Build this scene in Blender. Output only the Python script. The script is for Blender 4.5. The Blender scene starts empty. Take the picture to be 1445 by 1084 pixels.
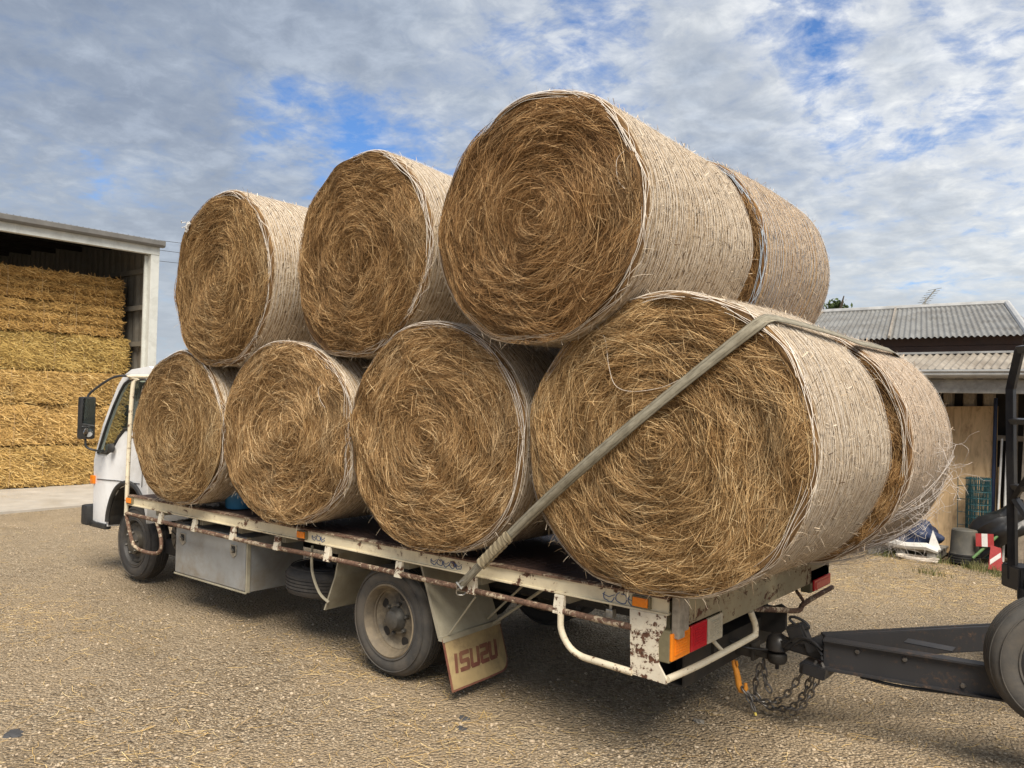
import bpy, bmesh, math, random
import numpy as np
from mathutils import Vector, Matrix
PI = math.pi
SC = bpy.context.scene
COL = SC.collection
rng = np.random.default_rng(11)
random.seed(5)

# ------------------------------------------------------------------ materials
class NT:
    """small helper around a node tree"""
    def __init__(s, nt): s.nt = nt
    def n(s, typ, **kw):
        nd = s.nt.nodes.new(typ)
        for k, v in kw.items():
            if k.startswith('i_'):
                key = k[2:]
                key = int(key) if key.isdigit() else key.replace('_', ' ')
                s.set(nd.inputs[key], v)
            else:
                setattr(nd, k, v)
        return nd
    def set(s, sock, v):
        if isinstance(v, bpy.types.NodeSocket): s.nt.links.new(v, sock)
        elif isinstance(v, bpy.types.Node): s.nt.links.new(v.outputs[0], sock)
        else: sock.default_value = v
    def math(s, op, a, b=0.0, c=0.0):
        nd = s.nt.nodes.new('ShaderNodeMath'); nd.operation = op
        s.set(nd.inputs[0], a); s.set(nd.inputs[1], b); s.set(nd.inputs[2], c)
        return nd.outputs[0]
    def comb(s, x, y, z):
        nd = s.nt.nodes.new('ShaderNodeCombineXYZ')
        for i, v in enumerate((x, y, z)): s.set(nd.inputs[i], v)
        return nd.outputs[0]
    def sep(s, v):
        nd = s.nt.nodes.new('ShaderNodeSeparateXYZ'); s.set(nd.inputs[0], v)
        return nd.outputs
    def noise(s, vec, scale, detail=4, rough=.6, dist=0.0):
        nd = s.nt.nodes.new('ShaderNodeTexNoise')
        s.set(nd.inputs['Vector'], vec); nd.inputs['Scale'].default_value = scale
        nd.inputs['Detail'].default_value = detail; nd.inputs['Roughness'].default_value = rough
        nd.inputs['Distortion'].default_value = dist
        return nd.outputs['Fac']
    def ramp(s, fac, stops, interp='LINEAR'):
        nd = s.nt.nodes.new('ShaderNodeValToRGB'); s.set(nd.inputs[0], fac)
        cr = nd.color_ramp; cr.interpolation = interp
        while len(cr.elements) < len(stops): cr.elements.new(.5)
        for e, (p, c) in zip(cr.elements, stops):
            e.position = p
            e.color = (c, c, c, 1) if not hasattr(c, '__len__') else (*c[:3], 1)
        return nd.outputs[0]
    def mix(s, fac, a, b, mode='MIX'):
        nd = s.nt.nodes.new('ShaderNodeMix'); nd.data_type = 'RGBA'; nd.blend_type = mode
        s.set(nd.inputs[0], fac)
        for i, v in ((6, a), (7, b)):
            if isinstance(v, tuple): v = (*v[:3], 1)
            s.set(nd.inputs[i], v)
        return nd.outputs[2]
    def obj(s): return s.n('ShaderNodeTexCoord').outputs['Object']
    def mapping(s, vec, scale):
        nd = s.nt.nodes.new('ShaderNodeMapping'); s.set(nd.inputs[0], vec); nd.inputs['Scale'].default_value = scale
        return nd.outputs[0]

def newmat(name, rough=.8, metal=0.0):
    m = bpy.data.materials.new(name); m.use_nodes = True
    t = NT(m.node_tree); b = m.node_tree.nodes['Principled BSDF']
    b.inputs['Roughness'].default_value = rough; b.inputs['Metallic'].default_value = metal
    return m, t, b
def bump(t, b, h, strength=.5, dist=.01):
    nd = t.n('ShaderNodeBump'); t.set(nd.inputs['Height'], h)
    nd.inputs['Strength'].default_value = strength; nd.inputs['Distance'].default_value = dist
    t.set(b.inputs['Normal'], nd.outputs[0])
def geo_pos(t): return t.n('ShaderNodeNewGeometry').outputs['Position']

def simple(name, col, rough=.7, metal=0., var=.25, scale=8., dirt=None, dirt_amt=.35, bmp=0., dscale=3.):
    """a colour with mottling, grime patches and optional bump"""
    m, t, b = newmat(name, rough, metal)
    p = t.obj()
    n1 = t.noise(p, scale, 6, .65)
    dark = tuple(c*(1-var) for c in col); light = tuple(min(1, c*(1+var)) for c in col)
    c = t.ramp(n1, [(.3, dark), (.7, light)])
    if dirt:
        n2 = t.noise(p, dscale, 7, .7, .4)
        c = t.mix(t.ramp(n2, [(.45, 0.), (.72, dirt_amt)]), c, dirt)
    t.set(b.inputs['Base Color'], c)
    r = t.ramp(n1, [(.3, min(1, rough*.85)), (.7, min(1, rough*1.12))])
    t.set(b.inputs['Roughness'], r)
    if bmp: bump(t, b, t.noise(p, scale*5, 4), bmp, .004)
    return m

def painted_rusty(name, paint, amount=.5, scale=14., rust=(.10, .045, .025), rough=.55):
    m, t, b = newmat(name, rough)
    p = geo_pos(t)
    n = t.noise(p, scale, 8, .72, .3); n2 = t.noise(t.mapping(p, (1.2, 1.2, 5)), 2.3, 5, .6)
    f = t.math('ADD', t.math('MULTIPLY', n, .65), t.math('MULTIPLY', n2, .45))
    thr = .72 - .22*amount
    mask = t.ramp(f, [(thr, 0.), (thr+.02, 1.)])
    halo = t.ramp(f, [(thr-.09, 0.), (thr, .55)])
    pc = t.ramp(t.noise(p, 3., 5, .6), [(.3, tuple(c*.72 for c in paint)), (.7, paint)])
    c = t.mix(halo, pc, tuple(a*.6+r_*.5 for a, r_ in zip(paint, (.16, .08, .03))))
    rc = t.ramp(t.noise(p, 60, 4), [(.3, tuple(c_*.5 for c_ in rust)), (.7, tuple(min(1, c_*1.7) for c_ in rust))])
    t.set(b.inputs['Base Color'], t.mix(mask, c, rc))
    t.set(b.inputs['Roughness'], t.ramp(mask, [(0, rough), (1, .92)]))
    bump(t, b, t.math('SUBTRACT', 1.0, mask), .5, .002)
    return m

HAY_STOPS = [(0., (.050, .026, .010)), (.25, (.165, .093, .037)), (.5, (.355, .222, .102)), (.75, (.56, .385, .20)), (1., (.74, .57, .345))]
def tint(t, c):
    oi = t.n('ShaderNodeObjectInfo')
    return t.mix(1.0, c, oi.outputs['Color'], 'MULTIPLY')
def mat_straw(name, stops):
    m, t, b = newmat(name, .75)
    a = t.n('ShaderNodeAttribute', attribute_name='tone')
    c = t.ramp(a.outputs['Fac'], stops)
    if name == 'dry_straw':
        p = t.obj()
        c = t.mix(t.ramp(t.noise(p, 2.6, 5, .65, .5), [(.52, 0.), (.70, .42)]), c, t.ramp(a.outputs['Fac'], [(0., (.05, .038, .024)), (.5, (.29, .225, .14)), (1., (.66, .57, .42))]))
        c = t.mix(t.ramp(t.noise(p, 4.1, 5, .65, .5), [(.56, 0.), (.70, .6)]), c, t.ramp(a.outputs['Fac'], [(0., (.04, .018, .006)), (.5, (.23, .115, .036)), (1., (.50, .31, .12))]))
    t.set(b.inputs['Base Color'], tint(t, c))
    b.inputs['Specular IOR Level'].default_value = .3
    return m
def mat_hay_face():
    m, t, b = newmat('hay_bed', .95)
    x, y, z = t.sep(t.obj())
    r = t.math('SQRT', t.math('ADD', t.math('MULTIPLY', x, x), t.math('MULTIPLY', z, z)))
    th = t.math('ARCTAN2', z, x)
    v = t.comb(t.math('MULTIPLY', r, 70.), t.math('MULTIPLY', th, 7.), 0.)
    n = t.noise(v, 1., 6, .7)
    c = t.ramp(n, [(.3, (.040, .021, .008)), (.48, (.135, .073, .026)), (.64, (.27, .158, .062)), (.8, (.40, .25, .11))])
    t.set(b.inputs['Base Color'], tint(t, c)); bump(t, b, n, 1., .02)
    return m
def mat_net():
    m, t, b = newmat('net_wrapped_hay', .9)
    x, y, z = t.sep(t.obj())
    th = t.math('ARCTAN2', z, x)
    v = t.comb(t.math('MULTIPLY', th, 9.), t.math('MULTIPLY', y, 95.), 0.)
    n = t.noise(v, 1., 6, .7)
    v2 = t.comb(t.math('MULTIPLY', th, 30.), t.math('MULTIPLY', y, 60.), 3.)
    n2 = t.noise(v2, 1., 4, .7)
    n3 = t.noise(t.obj(), 3.2, 4, .6)
    c = t.ramp(n, [(.32, (.12, .075, .04)), (.44, (.35, .255, .155)), (.56, (.64, .535, .40)), (.74, (.80, .71, .58))])
    c = t.mix(t.ramp(n2, [(.55, 0.), (.66, .9)]), c, (.075, .048, .026))
    c = t.mix(t.ramp(n3, [(.35, .0), (.7, .45)]), c, (.40, .28, .16))
    t.set(b.inputs['Base Color'], tint(t, c)); bump(t, b, t.math('ADD', n, n2), 1., .012)
    return m
M = {}
M['straw'] = mat_straw('dry_straw', HAY_STOPS)
M['hay_bed'] = mat_hay_face()
M['net'] = mat_net()
M['side_straw'] = mat_straw('bleached_straw', [(0., (.050, .030, .016)), (.3, (.22, .145, .078)), (.6, (.62, .51, .37)), (1., (.82, .73, .59))])
M['twine'] = simple('net_twine', (.74, .67, .58), .6, 0, .18, 40)
M['net_grey'] = simple('slack_net', (.50, .455, .42), .6, 0, .2, 40)
M['twine_blue'] = simple('blue_net_twine', (.42, .50, .58), .6, 0, .2, 40)
M['gold_straw'] = mat_straw('golden_straw', [(0., (.08, .045, .014)), (.3, (.30, .185, .060)), (.65, (.68, .455, .165)), (1., (.86, .67, .33))])
M['gold_bed'] = (lambda: None)()
def mat_gold():
    m, t, b = newmat('pressed_straw', .9)
    p = t.obj()
    n = t.noise(t.mapping(p, (22, 14, 40)), 1., 6, .75)
    n3 = t.noise(p, 1.6, 3)
    c = t.ramp(n, [(.3, (.10, .056, .018)), (.5, (.44, .28, .088)), (.7, (.72, .49, .185))])
    c = t.mix(t.ramp(n3, [(.5, 0.), (.7, .35)]), c, (.30, .22, .05))
    t.set(b.inputs['Base Color'], tint(t, c)); bump(t, b, n, 1., .03)
    return m
M['gold_bed'] = mat_gold()
M['cream'] = painted_rusty('cream_paint_rusting', (.84, .74, .52), .46, 9.)
M['cream_shaded'] = painted_rusty('shaded_cream_paint_rusting', (.42, .36, .23), .50, 34)  # cream darkened: bale overhang's shade is put into the paint colour, under real rust
M['cream_chip'] = painted_rusty('cream_paint_flaking', (.86, .79, .63), .64, 24)
M['tube_rust'] = painted_rusty('tube_worn_to_rust', (.55, .46, .33), 1.0, 26, (.13, .075, .05))
M['tube_cream'] = painted_rusty('tube_cream_worn', (.82, .74, .56), .42, 30)
M['white'] = simple('cab_white_paint', (.86, .87, .88), .32, 0, .04, 3, (.35, .30, .22), .45, 0, 1.4)
M['black_plastic'] = simple('black_plastic', (.022, .023, .025), .5, 0, .3, 12, (.10, .09, .07), .3)
M['rubber'] = simple('dusty_rubber', (.045, .043, .042), .88, 0, .3, 20, (.15, .125, .095), .55, .3)
M['rubber_wall'] = simple('dusty_tyre_sidewall', (.060, .057, .053), .9, 0, .25, 9, (.15, .125, .095), .65, .25)
M['rim_dusty'] = simple('dusty_steel_rim', (.23, .185, .125), .7, .1, .3, 12, (.060, .055, .05), .8)
M['rim_dark'] = simple('dark_steel_rim', (.060, .058, .056), .6, .3, .3, 12, (.15, .125, .09), .5)
M['rim_grime'] = simple('grimy_wheel_disc', (.20, .165, .115), .75, .1, .4, 14, (.035, .032, .030), .95, 0, 5.5)
M['hub'] = simple('greasy_hub', (.11, .105, .095), .5, .5, .35, 18, (.17, .14, .10), .5)
M['alu'] = simple('weathered_aluminium', (.37, .385, .39), .5, .25, .16, 3, (.25, .20, .13), .85, 0, 2.3)
M['latch'] = simple('galvanised_latch', (.45, .44, .40), .4, .7, .3, 30)
M['flap_steel'] = simple('dusty_cream_guard', (.40, .37, .28), .65, 0, .15, 4, (.19, .155, .10), .6)
M['flap_tan'] = simple('dusty_tan_mudflap', (.40, .30, .15), .75, 0, .18, 5, (.17, .12, .07), .8, 0, 6.)
M['maroon'] = simple('maroon_print', (.17, .060, .042), .7, 0, .25, 25, (.28, .18, .09), .55)
M['chassis'] = simple('chassis_black', (.032, .031, .030), .7, .2, .35, 8, (.11, .09, .065), .45)
M['deckplate'] = simple('rusty_checker_deck', (.065, .042, .038), .7, .3, .35, 10, (.14, .075, .05), .5, .4)
M['timber_grey'] = simple('grey_weathered_post', (.34, .30, .24), .85, 0, .35, 25, (.09, .08, .07), .5)
M['amber'] = simple('amber_lens', (.90, .25, .012), .22, 0, .12, 60)
M['red'] = simple('red_lens', (.62, .018, .030), .22, 0, .12, 60)
M['clear'] = simple('clear_lens_dusty', (.55, .50, .38), .35, 0, .18, 70)
M['lamp_case'] = simple('olive_lamp_case', (.19, .165, .095), .6, 0, .2, 20)
M['ink'] = simple('blue_pen', (.05, .10, .24), .7)
M['strap'] = None
M['rust_red'] = simple('red_oxide', (.30, .07, .045), .6, 0, .3, 20)
M['cable'] = simple('black_cable', (.016, .016, .017), .5)
M['blue_plastic'] = simple('blue_plastic', (.035, .16, .30), .45, 0, .15, 8)
M['grey_cloth'] = simple('grey_webbing', (.20, .20, .20), .9, 0, .4, 30)
M['chain'] = simple('dull_chain_steel', (.16, .15, .14), .45, .7, .35, 40)
M['hook'] = simple('orange_hook_paint', (.75, .30, .035), .5, 0, .15, 40)
M['trailer'] = simple('trailer_black_paint', (.020, .021, .025), .42, .1, .3, 6, (.10, .085, .065), .4)
M['trailer_bar'] = painted_rusty('black_paint_chipped', (.024, .024, .027), .16, 30, (.075, .052, .04))
M['yellow'] = simple('yellow_line', (.70, .55, .12), .5)
M['shed_white'] = simple('shed_cream_steel', (.60, .61, .57), .6, 0, .08, 3, (.20, .19, .16), .45)
M['gutter'] = simple('grey_gutter', (.16, .155, .145), .6, .1, .15, 4, (.07, .06, .05), .4)
M['gutter_light'] = simple('galvanised_gutter', (.44, .44, .43), .5, .3, .15, 4, (.15, .14, .12), .4)
M['shed_tin'] = simple('shed_wall_tin', (.21, .195, .165), .65, .2, .2, 3, (.13, .10, .07), .6)
M['roof_tin'] = simple('weathered_roof_iron', (.20, .20, .192), .7, .1, .22, 5, (.085, .072, .055), .8, 0, 2.6)
M['roof_tin2'] = simple('dusty_roof_iron', (.28, .25, .21), .75, .05, .2, 5, (.11, .085, .06), .8, 0, 2.4)
M['brown_board'] = simple('dark_brown_boards', (.050, .028, .021), .8, 0, .3, 10, (.09, .055, .04), .4)
M['beam'] = simple('grey_timber_beam', (.36, .345, .315), .9, 0, .25, 14, (.09, .085, .075), .6)
M['slab'] = simple('old_slab_timber', (.38, .32, .25), .9, 0, .35, 12, (.07, .055, .045), .6)
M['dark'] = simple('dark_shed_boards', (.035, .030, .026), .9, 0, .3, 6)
def mat_wood(name, c0, c1, sc=(9, 9, .9)):
    m, t, b = newmat(name, .75)
    p = t.mapping(t.obj(), sc)
    n = t.noise(p, 1.6, 7, .65, .6)
    c = t.ramp(n, [(.28, c0), (.48, c1), (.75, tuple(min(1, q*1.25) for q in c1))])
    c = t.mix(t.ramp(t.noise(t.obj(), 5, 6, .7), [(.6, 0.), (.7, .5)]), c, tuple(q*.45 for q in c0))
    t.set(b.inputs['Base Color'], c)
    return m
M['ply'] = mat_wood('weathered_plywood', (.33, .20, .095), (.62, .43, .235))
M['pole_wood'] = mat_wood('broom_handle_wood', (.35, .22, .10), (.5, .34, .17), (30, 30, 3))
M['wire_green'] = simple('green_wire', (.03, .10, .115), .5, .2, .3, 40)
M['tub'] = simple('black_rubber_tub', (.075, .072, .062), .7, 0, .25, 8, (.22, .19, .13), .6)
M['tarp'] = simple('black_plastic_sheet', (.018, .018, .019), .38, 0, .3, 6)
M['tarp_blue'] = simple('navy_tarp', (.018, .030, .075), .5, 0, .35, 8)
M['white_plastic'] = simple('white_plastic', (.68, .67, .64), .45, 0, .12, 12, (.3, .26, .2), .4)
M['sign_red'] = simple('red_reflector', (.34, .04, .038), .45, 0, .15, 15)
M['green_paint'] = simple('green_pole_paint', (.10, .20, .07), .55, 0, .25, 15)
M['concrete'] = simple('pale_concrete', (.40, .365, .315), .9, 0, .15, 2.5, (.30, .24, .16), .5, .3, .8)
M['trunk'] = simple('bark', (.16, .13, .10), .9, 0, .3, 15)
M['stone'] = simple('stone', (.21, .19, .16), .9, 0, .3, 18)
M['stone_dark'] = simple('dark_stone', (.055, .055, .058), .8, 0, .3, 18)

def mat_strap():
    m, t, b = newmat('khaki_webbing', .75)
    u = t.n('ShaderNodeTexCoord').outputs['UV']
    x, y, _ = t.sep(u)
    w = t.math('COMPARE', t.math('ABSOLUTE', t.math('SUBTRACT', y, .5)), .27, .035); w2 = t.math('SINE', t.math('MULTIPLY', x, 1500.))
    f = t.math('ADD', t.math('MULTIPLY', w, -.14), t.math('MULTIPLY', w2, .04))
    n = t.noise(t.mapping(u, (6, 1.5, 1)), 2.2, 7, .72)
    f = t.math('ADD', f, n)
    c = t.ramp(f, [(.28, (.115, .100, .070)), (.5, (.235, .210, .152)), (.75, (.36, .33, .255))])
    edge = t.math('ABSOLUTE', t.math('SUBTRACT', y, .5))
    c = t.mix(t.ramp(edge, [(.45, 0.), (.475, .7)]), c, (.06, .052, .036))
    t.set(b.inputs['Base Color'], c); bump(t, b, f, .35, .001)
    return m
M['strap'] = mat_strap()
M['sleeve'] = simple('khaki_sleeve_cloth', (.30, .25, .16), .9, 0, .2, 30)
def mat_glass():
    m = bpy.data.materials.new('cab_glass'); m.use_nodes = True
    t = NT(m.node_tree); m.node_tree.nodes.remove(m.node_tree.nodes['Principled BSDF'])
    tr = t.n('ShaderNodeBsdfTransparent'); tr.inputs[0].default_value = (.86, .89, .86, 1)
    gl = t.n('ShaderNodeBsdfGlossy'); gl.inputs['Roughness'].default_value = .04; gl.inputs['Color'].default_value = (.9, .92, .95, 1)
    pass
    mx = t.n('ShaderNodeMixShader'); mx.inputs[0].default_value = .07; t.nt.links.new(tr.outputs[0], mx.inputs[1]); t.nt.links.new(gl.outputs[0], mx.inputs[2])
    t.nt.links.new(mx.outputs[0], m.node_tree.nodes['Material Output'].inputs[0])
    return m
M['interior'] = simple('grey_cab_trim', (.26, .26, .26), .8, 0, .2, 10)
M['glass'] = mat_glass()
m_, t_, b_ = newmat('mirror_glass', .06, 1.0); b_.inputs['Base Color'].default_value = (.55, .57, .58, 1); M['mirror'] = m_

def mat_ground():
    m, t, b = newmat('gravel_yard', .95)
    p = geo_pos(t)
    v1 = t.n('ShaderNodeTexVoronoi', feature='F1'); t.set(v1.inputs['Vector'], p); v1.inputs['Scale'].default_value = 48.
    v2 = t.n('ShaderNodeTexVoronoi', feature='F1'); t.set(v2.inputs['Vector'], p); v2.inputs['Scale'].default_value = 27.
    s1 = t.sep(v1.outputs['Color']); s2 = t.sep(v2.outputs['Color'])
    fine = t.noise(p, 150, 3, .7); mid = t.noise(p, 9, 6, .68); big = t.noise(p, .55, 5, .62, .5)
    f = t.math('ADD', t.math('MULTIPLY', s1[0], .46), t.math('MULTIPLY', s2[1], .20))
    f = t.math('ADD', f, t.math('MULTIPLY', fine, .20)); f = t.math('ADD', f, t.math('MULTIPLY', mid, .26))
    c = t.ramp(f, [(.26, (.19, .136, .078)), (.42, (.42, .318, .198)), (.62, (.58, .455, .305)), (.9, (.76, .635, .45))])
    ve = t.n('ShaderNodeTexVoronoi', feature='DISTANCE_TO_EDGE'); t.set(ve.inputs['Vector'], p); ve.inputs['Scale'].default_value = 48.
    c = t.mix(t.ramp(ve.outputs['Distance'], [(.02, .75), (.16, 0.)]), c, (.165, .122, .075))
    # worn compacted tracks: finer, smoother dirt between the gravel
    wn = t.noise(t.mapping(p, (.42, .75, 1)), 1.0, 6, .6, .9)
    worn = t.ramp(wn, [(.46, 0.), (.60, 1.)])
    dirt = t.ramp(t.math('ADD', t.math('MULTIPLY', fine, .5), t.math('MULTIPLY', mid, .5)), [(.3, (.34, .25, .150)), (.7, (.60, .46, .295))])
    c = t.mix(t.math('MULTIPLY', worn, .72), c, dirt)
    damp = t.noise(t.mapping(p, (.9, 1.3, 1)), .62, 6, .68, .6)
    c = t.mix(t.ramp(damp, [(.53, 0.), (.68, .60)]), c, (.185, .142, .094))
    # straw chaff trodden into the gravel: drifts with their own shape
    st = t.noise(t.mapping(p, (.55, .9, 1)), 1.0, 7, .72, .8)
    fl = t.noise(t.mapping(p, (60, 52, 20)), 1., 5, .8, .4)
    sm = t.math('MULTIPLY', t.ramp(st, [(.50, 0.), (.66, 1.)]), t.ramp(fl, [(.42, 0.), (.62, .70)]))
    sc = t.ramp(fl, [(.35, (.25, .165, .07)), (.7, (.50, .37, .175))])
    c = t.mix(sm, c, sc)
    c = t.mix(t.ramp(big, [(.38, 0.), (.66, .5)]), c, (.56, .43, .275))
    t.set(b.inputs['Base Color'], c)
    h = t.math('ADD', t.math('MULTIPLY', v1.outputs['Distance'], -2.2), t.math('MULTIPLY', v2.outputs['Distance'], -1.2))
    h = t.math('ADD', h, t.math('MULTIPLY', fine, .8))
    bump(t, b, h, 1.0, .022)
    return m
M['ground'] = mat_ground()

# ------------------------------------------------------------------ mesh helpers
def make_obj(name, verts, faces, mats, parent=None, loc=(0, 0, 0), smooth=False, midx=None, tone=None, uv=None):
    me = bpy.data.meshes.new(name)
    verts = np.asarray(verts, dtype=np.float32)
    if isinstance(faces, np.ndarray) and faces.ndim == 2:
        k = faces.shape[1]; nf = len(faces)
        me.vertices.add(len(verts)); me.vertices.foreach_set('co', verts.ravel())
        me.loops.add(nf*k); me.loops.foreach_set('vertex_index', faces.astype(np.int32).ravel())
        me.polygons.add(nf); me.polygons.foreach_set('loop_start', np.arange(0, nf*k, k, dtype=np.int32))
        me.update(calc_edges=True)
    else:
        me.from_pydata(verts.tolist(), [], faces)
    if midx is not None: me.polygons.foreach_set('material_index', np.asarray(midx, dtype=np.int32))
    if smooth: me.polygons.foreach_set('use_smooth', np.ones(len(me.polygons), dtype=bool))
    if tone is not None:
        a = me.attributes.new('tone', 'FLOAT', 'POINT'); a.data.foreach_set('value', np.asarray(tone, dtype=np.float32))
    if uv is not None:
        l = me.uv_layers.new(name='UVMap')
        li = np.empty(len(me.loops), dtype=np.int32); me.loops.foreach_get('vertex_index', li)
        l.data.foreach_set('uv', np.asarray(uv, dtype=np.float32)[li].ravel())
    me.validate(); me.update()
    for m in (mats if isinstance(mats, (list, tuple)) else [mats]): me.materials.append(m)
    o = bpy.data.objects.new(name, me); COL.objects.link(o)
    o.location = loc
    if parent is not None: o.parent = parent
    return o

class MB:
    """collects simple shapes, then links them as one mesh object"""
    def __init__(s): s.v = []; s.f = []; s.m = []
    def add(s, v, f, mi=0):
        o = len(s.v); s.v += [tuple(map(float, q)) for q in v]; s.f += [tuple(i+o for i in q) for q in f]; s.m += [mi]*len(f)
    def box(s, x0, x1, y0, y1, z0, z1, bev=.0, mi=0):
        if bev <= 0:
            v = [(x0,y0,z0),(x1,y0,z0),(x1,y1,z0),(x0,y1,z0),(x0,y0,z1),(x1,y0,z1),(x1,y1,z1),(x0,y1,z1)]
            s.add(v, [(0,3,2,1),(4,5,6,7),(0,1,5,4),(1,2,6,5),(2,3,7,6),(3,0,4,7)], mi)
        else:
            bm = bmesh.new(); bmesh.ops.create_cube(bm, size=1)
            for q in bm.verts: q.co = Vector(((x0+x1)/2+q.co.x*(x1-x0), (y0+y1)/2+q.co.y*(y1-y0), (z0+z1)/2+q.co.z*(z1-z0)))
            bmesh.ops.bevel(bm, geom=bm.edges[:], offset=bev, segments=2, profile=.6, affect='EDGES')
            s.bm(bm, mi)
        return s
    def bm(s, bm, mi=0):
        bm.verts.index_update()
        s.add([q.co[:] for q in bm.verts], [tuple(q.index for q in f.verts) for f in bm.faces], mi); bm.free()
    def obox(s, c, ax, ay, az, bev=0, mi=0):
        """oriented box: centre and three half-axis vectors"""
        c, ax, ay, az = map(Vector, (c, ax, ay, az))
        v = [c+a*ax+b*ay+d*az for d in (-1, 1) for (a, b) in ((-1,-1),(1,-1),(1,1),(-1,1))]
        f = [(0,3,2,1),(4,5,6,7),(0,1,5,4),(1,2,6,5),(2,3,7,6),(3,0,4,7)]
        if bev:
            bm = bmesh.new(); vs = [bm.verts.new(q) for q in v]
            for q in f: bm.faces.new([vs[i] for i in q])
            bmesh.ops.recalc_face_normals(bm, faces=bm.faces[:])
            bmesh.ops.bevel(bm, geom=bm.edges[:], offset=bev, segments=2, affect='EDGES'); s.bm(bm, mi)
        else: s.add(v, f, mi)
        return s
    def beam(s, a, b, w, h, bev=0, up=(0, 0, 1), mi=0):
        a, b, up = Vector(a), Vector(b), Vector(up)
        d = (b-a); L = d.length; d.normalize(); sd = d.cross(up).normalized(); u = sd.cross(d)
        return s.obox((a+b)/2, d*L/2, sd*w/2, u*h/2, bev, mi)
    def tube(s, pts, r, n=10, closed=False, cap=True, mi=0, spline=0):
        P = [Vector(p) for p in pts]
        if spline:
            Q = []; N = len(P); rgn = N if closed else N-1
            for i in range(rgn):
                g = lambda k: P[k % N] if closed else P[max(0, min(N-1, k))]
                p0, p1, p2, p3 = g(i-1), g(i), g(i+1), g(i+2)
                for k in range(spline):
                    t = k/spline
                    Q.append(.5*((2*p1)+(p2-p0)*t+(2*p0-5*p1+4*p2-p3)*t*t+(3*p1-p0-3*p2+p3)*t**3))
            if not closed: Q.append(P[-1])
            P = Q
        N = len(P); rs = r if hasattr(r, '__len__') else [r]*N
        T = []
        for i in range(N):
            a = P[(i-1) % N] if closed else P[max(0, i-1)]; b = P[(i+1) % N] if closed else P[min(N-1, i+1)]
            T.append((b-a).normalized() if (b-a).length > 1e-9 else Vector((0, 0, 1)))
        ref = Vector((0, 0, 1)) if abs(T[0].z) < .9 else Vector((1, 0, 0))
        u = T[0].cross(ref).normalized(); v = []
        for i in range(N):
            u = (u - T[i]*u.dot(T[i])).normalized(); w = T[i].cross(u)
            for k in range(n):
                a = 2*PI*k/n; v.append(P[i]+rs[i if len(rs) == N else -1]*(math.cos(a)*u+math.sin(a)*w))
        f = []
        for i in range(N if closed else N-1):
            j = (i+1) % N
            for k in range(n): f.append((i*n+k, i*n+(k+1) % n, j*n+(k+1) % n, j*n+k))
        if cap and not closed: f += [tuple(range(n))[::-1], tuple((N-1)*n+k for k in range(n))]
        s.add(v, f, mi); return s
    def lathe(s, prof, c, axis='y', n=48, mi=0, closed=True):
        """profile of (radius, along-axis); a closed profile loop"""
        v = []; N = len(prof); c = Vector(c)
        for k in range(n):
            a = 2*PI*k/n; ca, sa = math.cos(a), math.sin(a)
            for r, h in prof:
                v.append(c + (Vector((r*ca, h, r*sa)) if axis == 'y' else Vector((r*ca, r*sa, h)) if axis == 'z' else Vector((h, r*ca, r*sa))))
        f = []
        for k in range(n):
            k2 = (k+1) % n
            for i in range(N if closed else N-1):
                j = (i+1) % N; f.append((k*N+i, k*N+j, k2*N+j, k2*N+i))
        s.add(v, f, mi); return s
    def prism(s, poly, y0, y1, bev=0, axis='y', mi=0):
        """2D outline extruded along an axis. outline is (x,z) for y, (y,z) for x, (x,y) for z"""
        bm = bmesh.new()
        P = (lambda a, b, h: (a, h, b)) if axis == 'y' else (lambda a, b, h: (h, a, b)) if axis == 'x' else (lambda a, b, h: (a, b, h))
        A = [bm.verts.new(P(a, b, y0)) for a, b in poly]; B = [bm.verts.new(P(a, b, y1)) for a, b in poly]
        n = len(poly)
        bm.faces.new(A); bm.faces.new(B[::-1])
        for i in range(n): bm.faces.new((A[i], B[i], B[(i+1) % n], A[(i+1) % n]))
        bmesh.ops.recalc_face_normals(bm, faces=bm.faces[:])
        if bev:
            ed = [e for e in bm.edges]
            bmesh.ops.bevel(bm, geom=ed, offset=bev, segments=3, profile=.6, affect='EDGES', clamp_overlap=True)
        s.bm(bm, mi); return s
    def build(s, name, mats, parent=None, loc=(0, 0, 0), smooth=False, auto=True):
        o = make_obj(name, s.v, s.f, mats, parent, loc, False, s.m)
        bm = bmesh.new(); bm.from_mesh(o.data); bmesh.ops.recalc_face_normals(bm, faces=bm.faces[:]); 
        if smooth:
            for f in bm.faces: f.smooth = True
            for e in bm.edges:
                if len(e.link_faces) == 2 and e.calc_face_angle(0) > math.radians(38): e.smooth = False
        bm.to_mesh(o.data); bm.free()
        return o

def empty(name, loc, label, cat, group=None, rz=0):
    o = bpy.data.objects.new(name, None); COL.objects.link(o); o.location = loc; o.rotation_euler = (0, 0, rz)
    o.empty_display_size = .2
    tag(o, label, cat, group); return o
def tag(o, label=None, cat=None, group=None, kind=None):
    if label: o['label'] = label
    if cat: o['category'] = cat
    if group: o['group'] = group
    if kind: o['kind'] = kind
    return o
def hang(o, parent):
    """parent in place: keep world coordinates of geometry written in world space"""
    o.parent = parent; o.location = -parent.location; return o

# ribbons: P (n,k,3) points, Wd (n,k,3) half-width vectors
def ribbons(P, Wd):
    n, k = P.shape[:2]
    V = np.stack([P-Wd, P+Wd], axis=2).reshape(n*k*2, 3)
    b = (np.arange(n)*k*2)[:, None]; i = np.arange(k-1)[None, :]*2
    F = np.stack([b+i, b+i+1, b+i+3, b+i+2], axis=-1).reshape(-1, 4)
    return V, F

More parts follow.
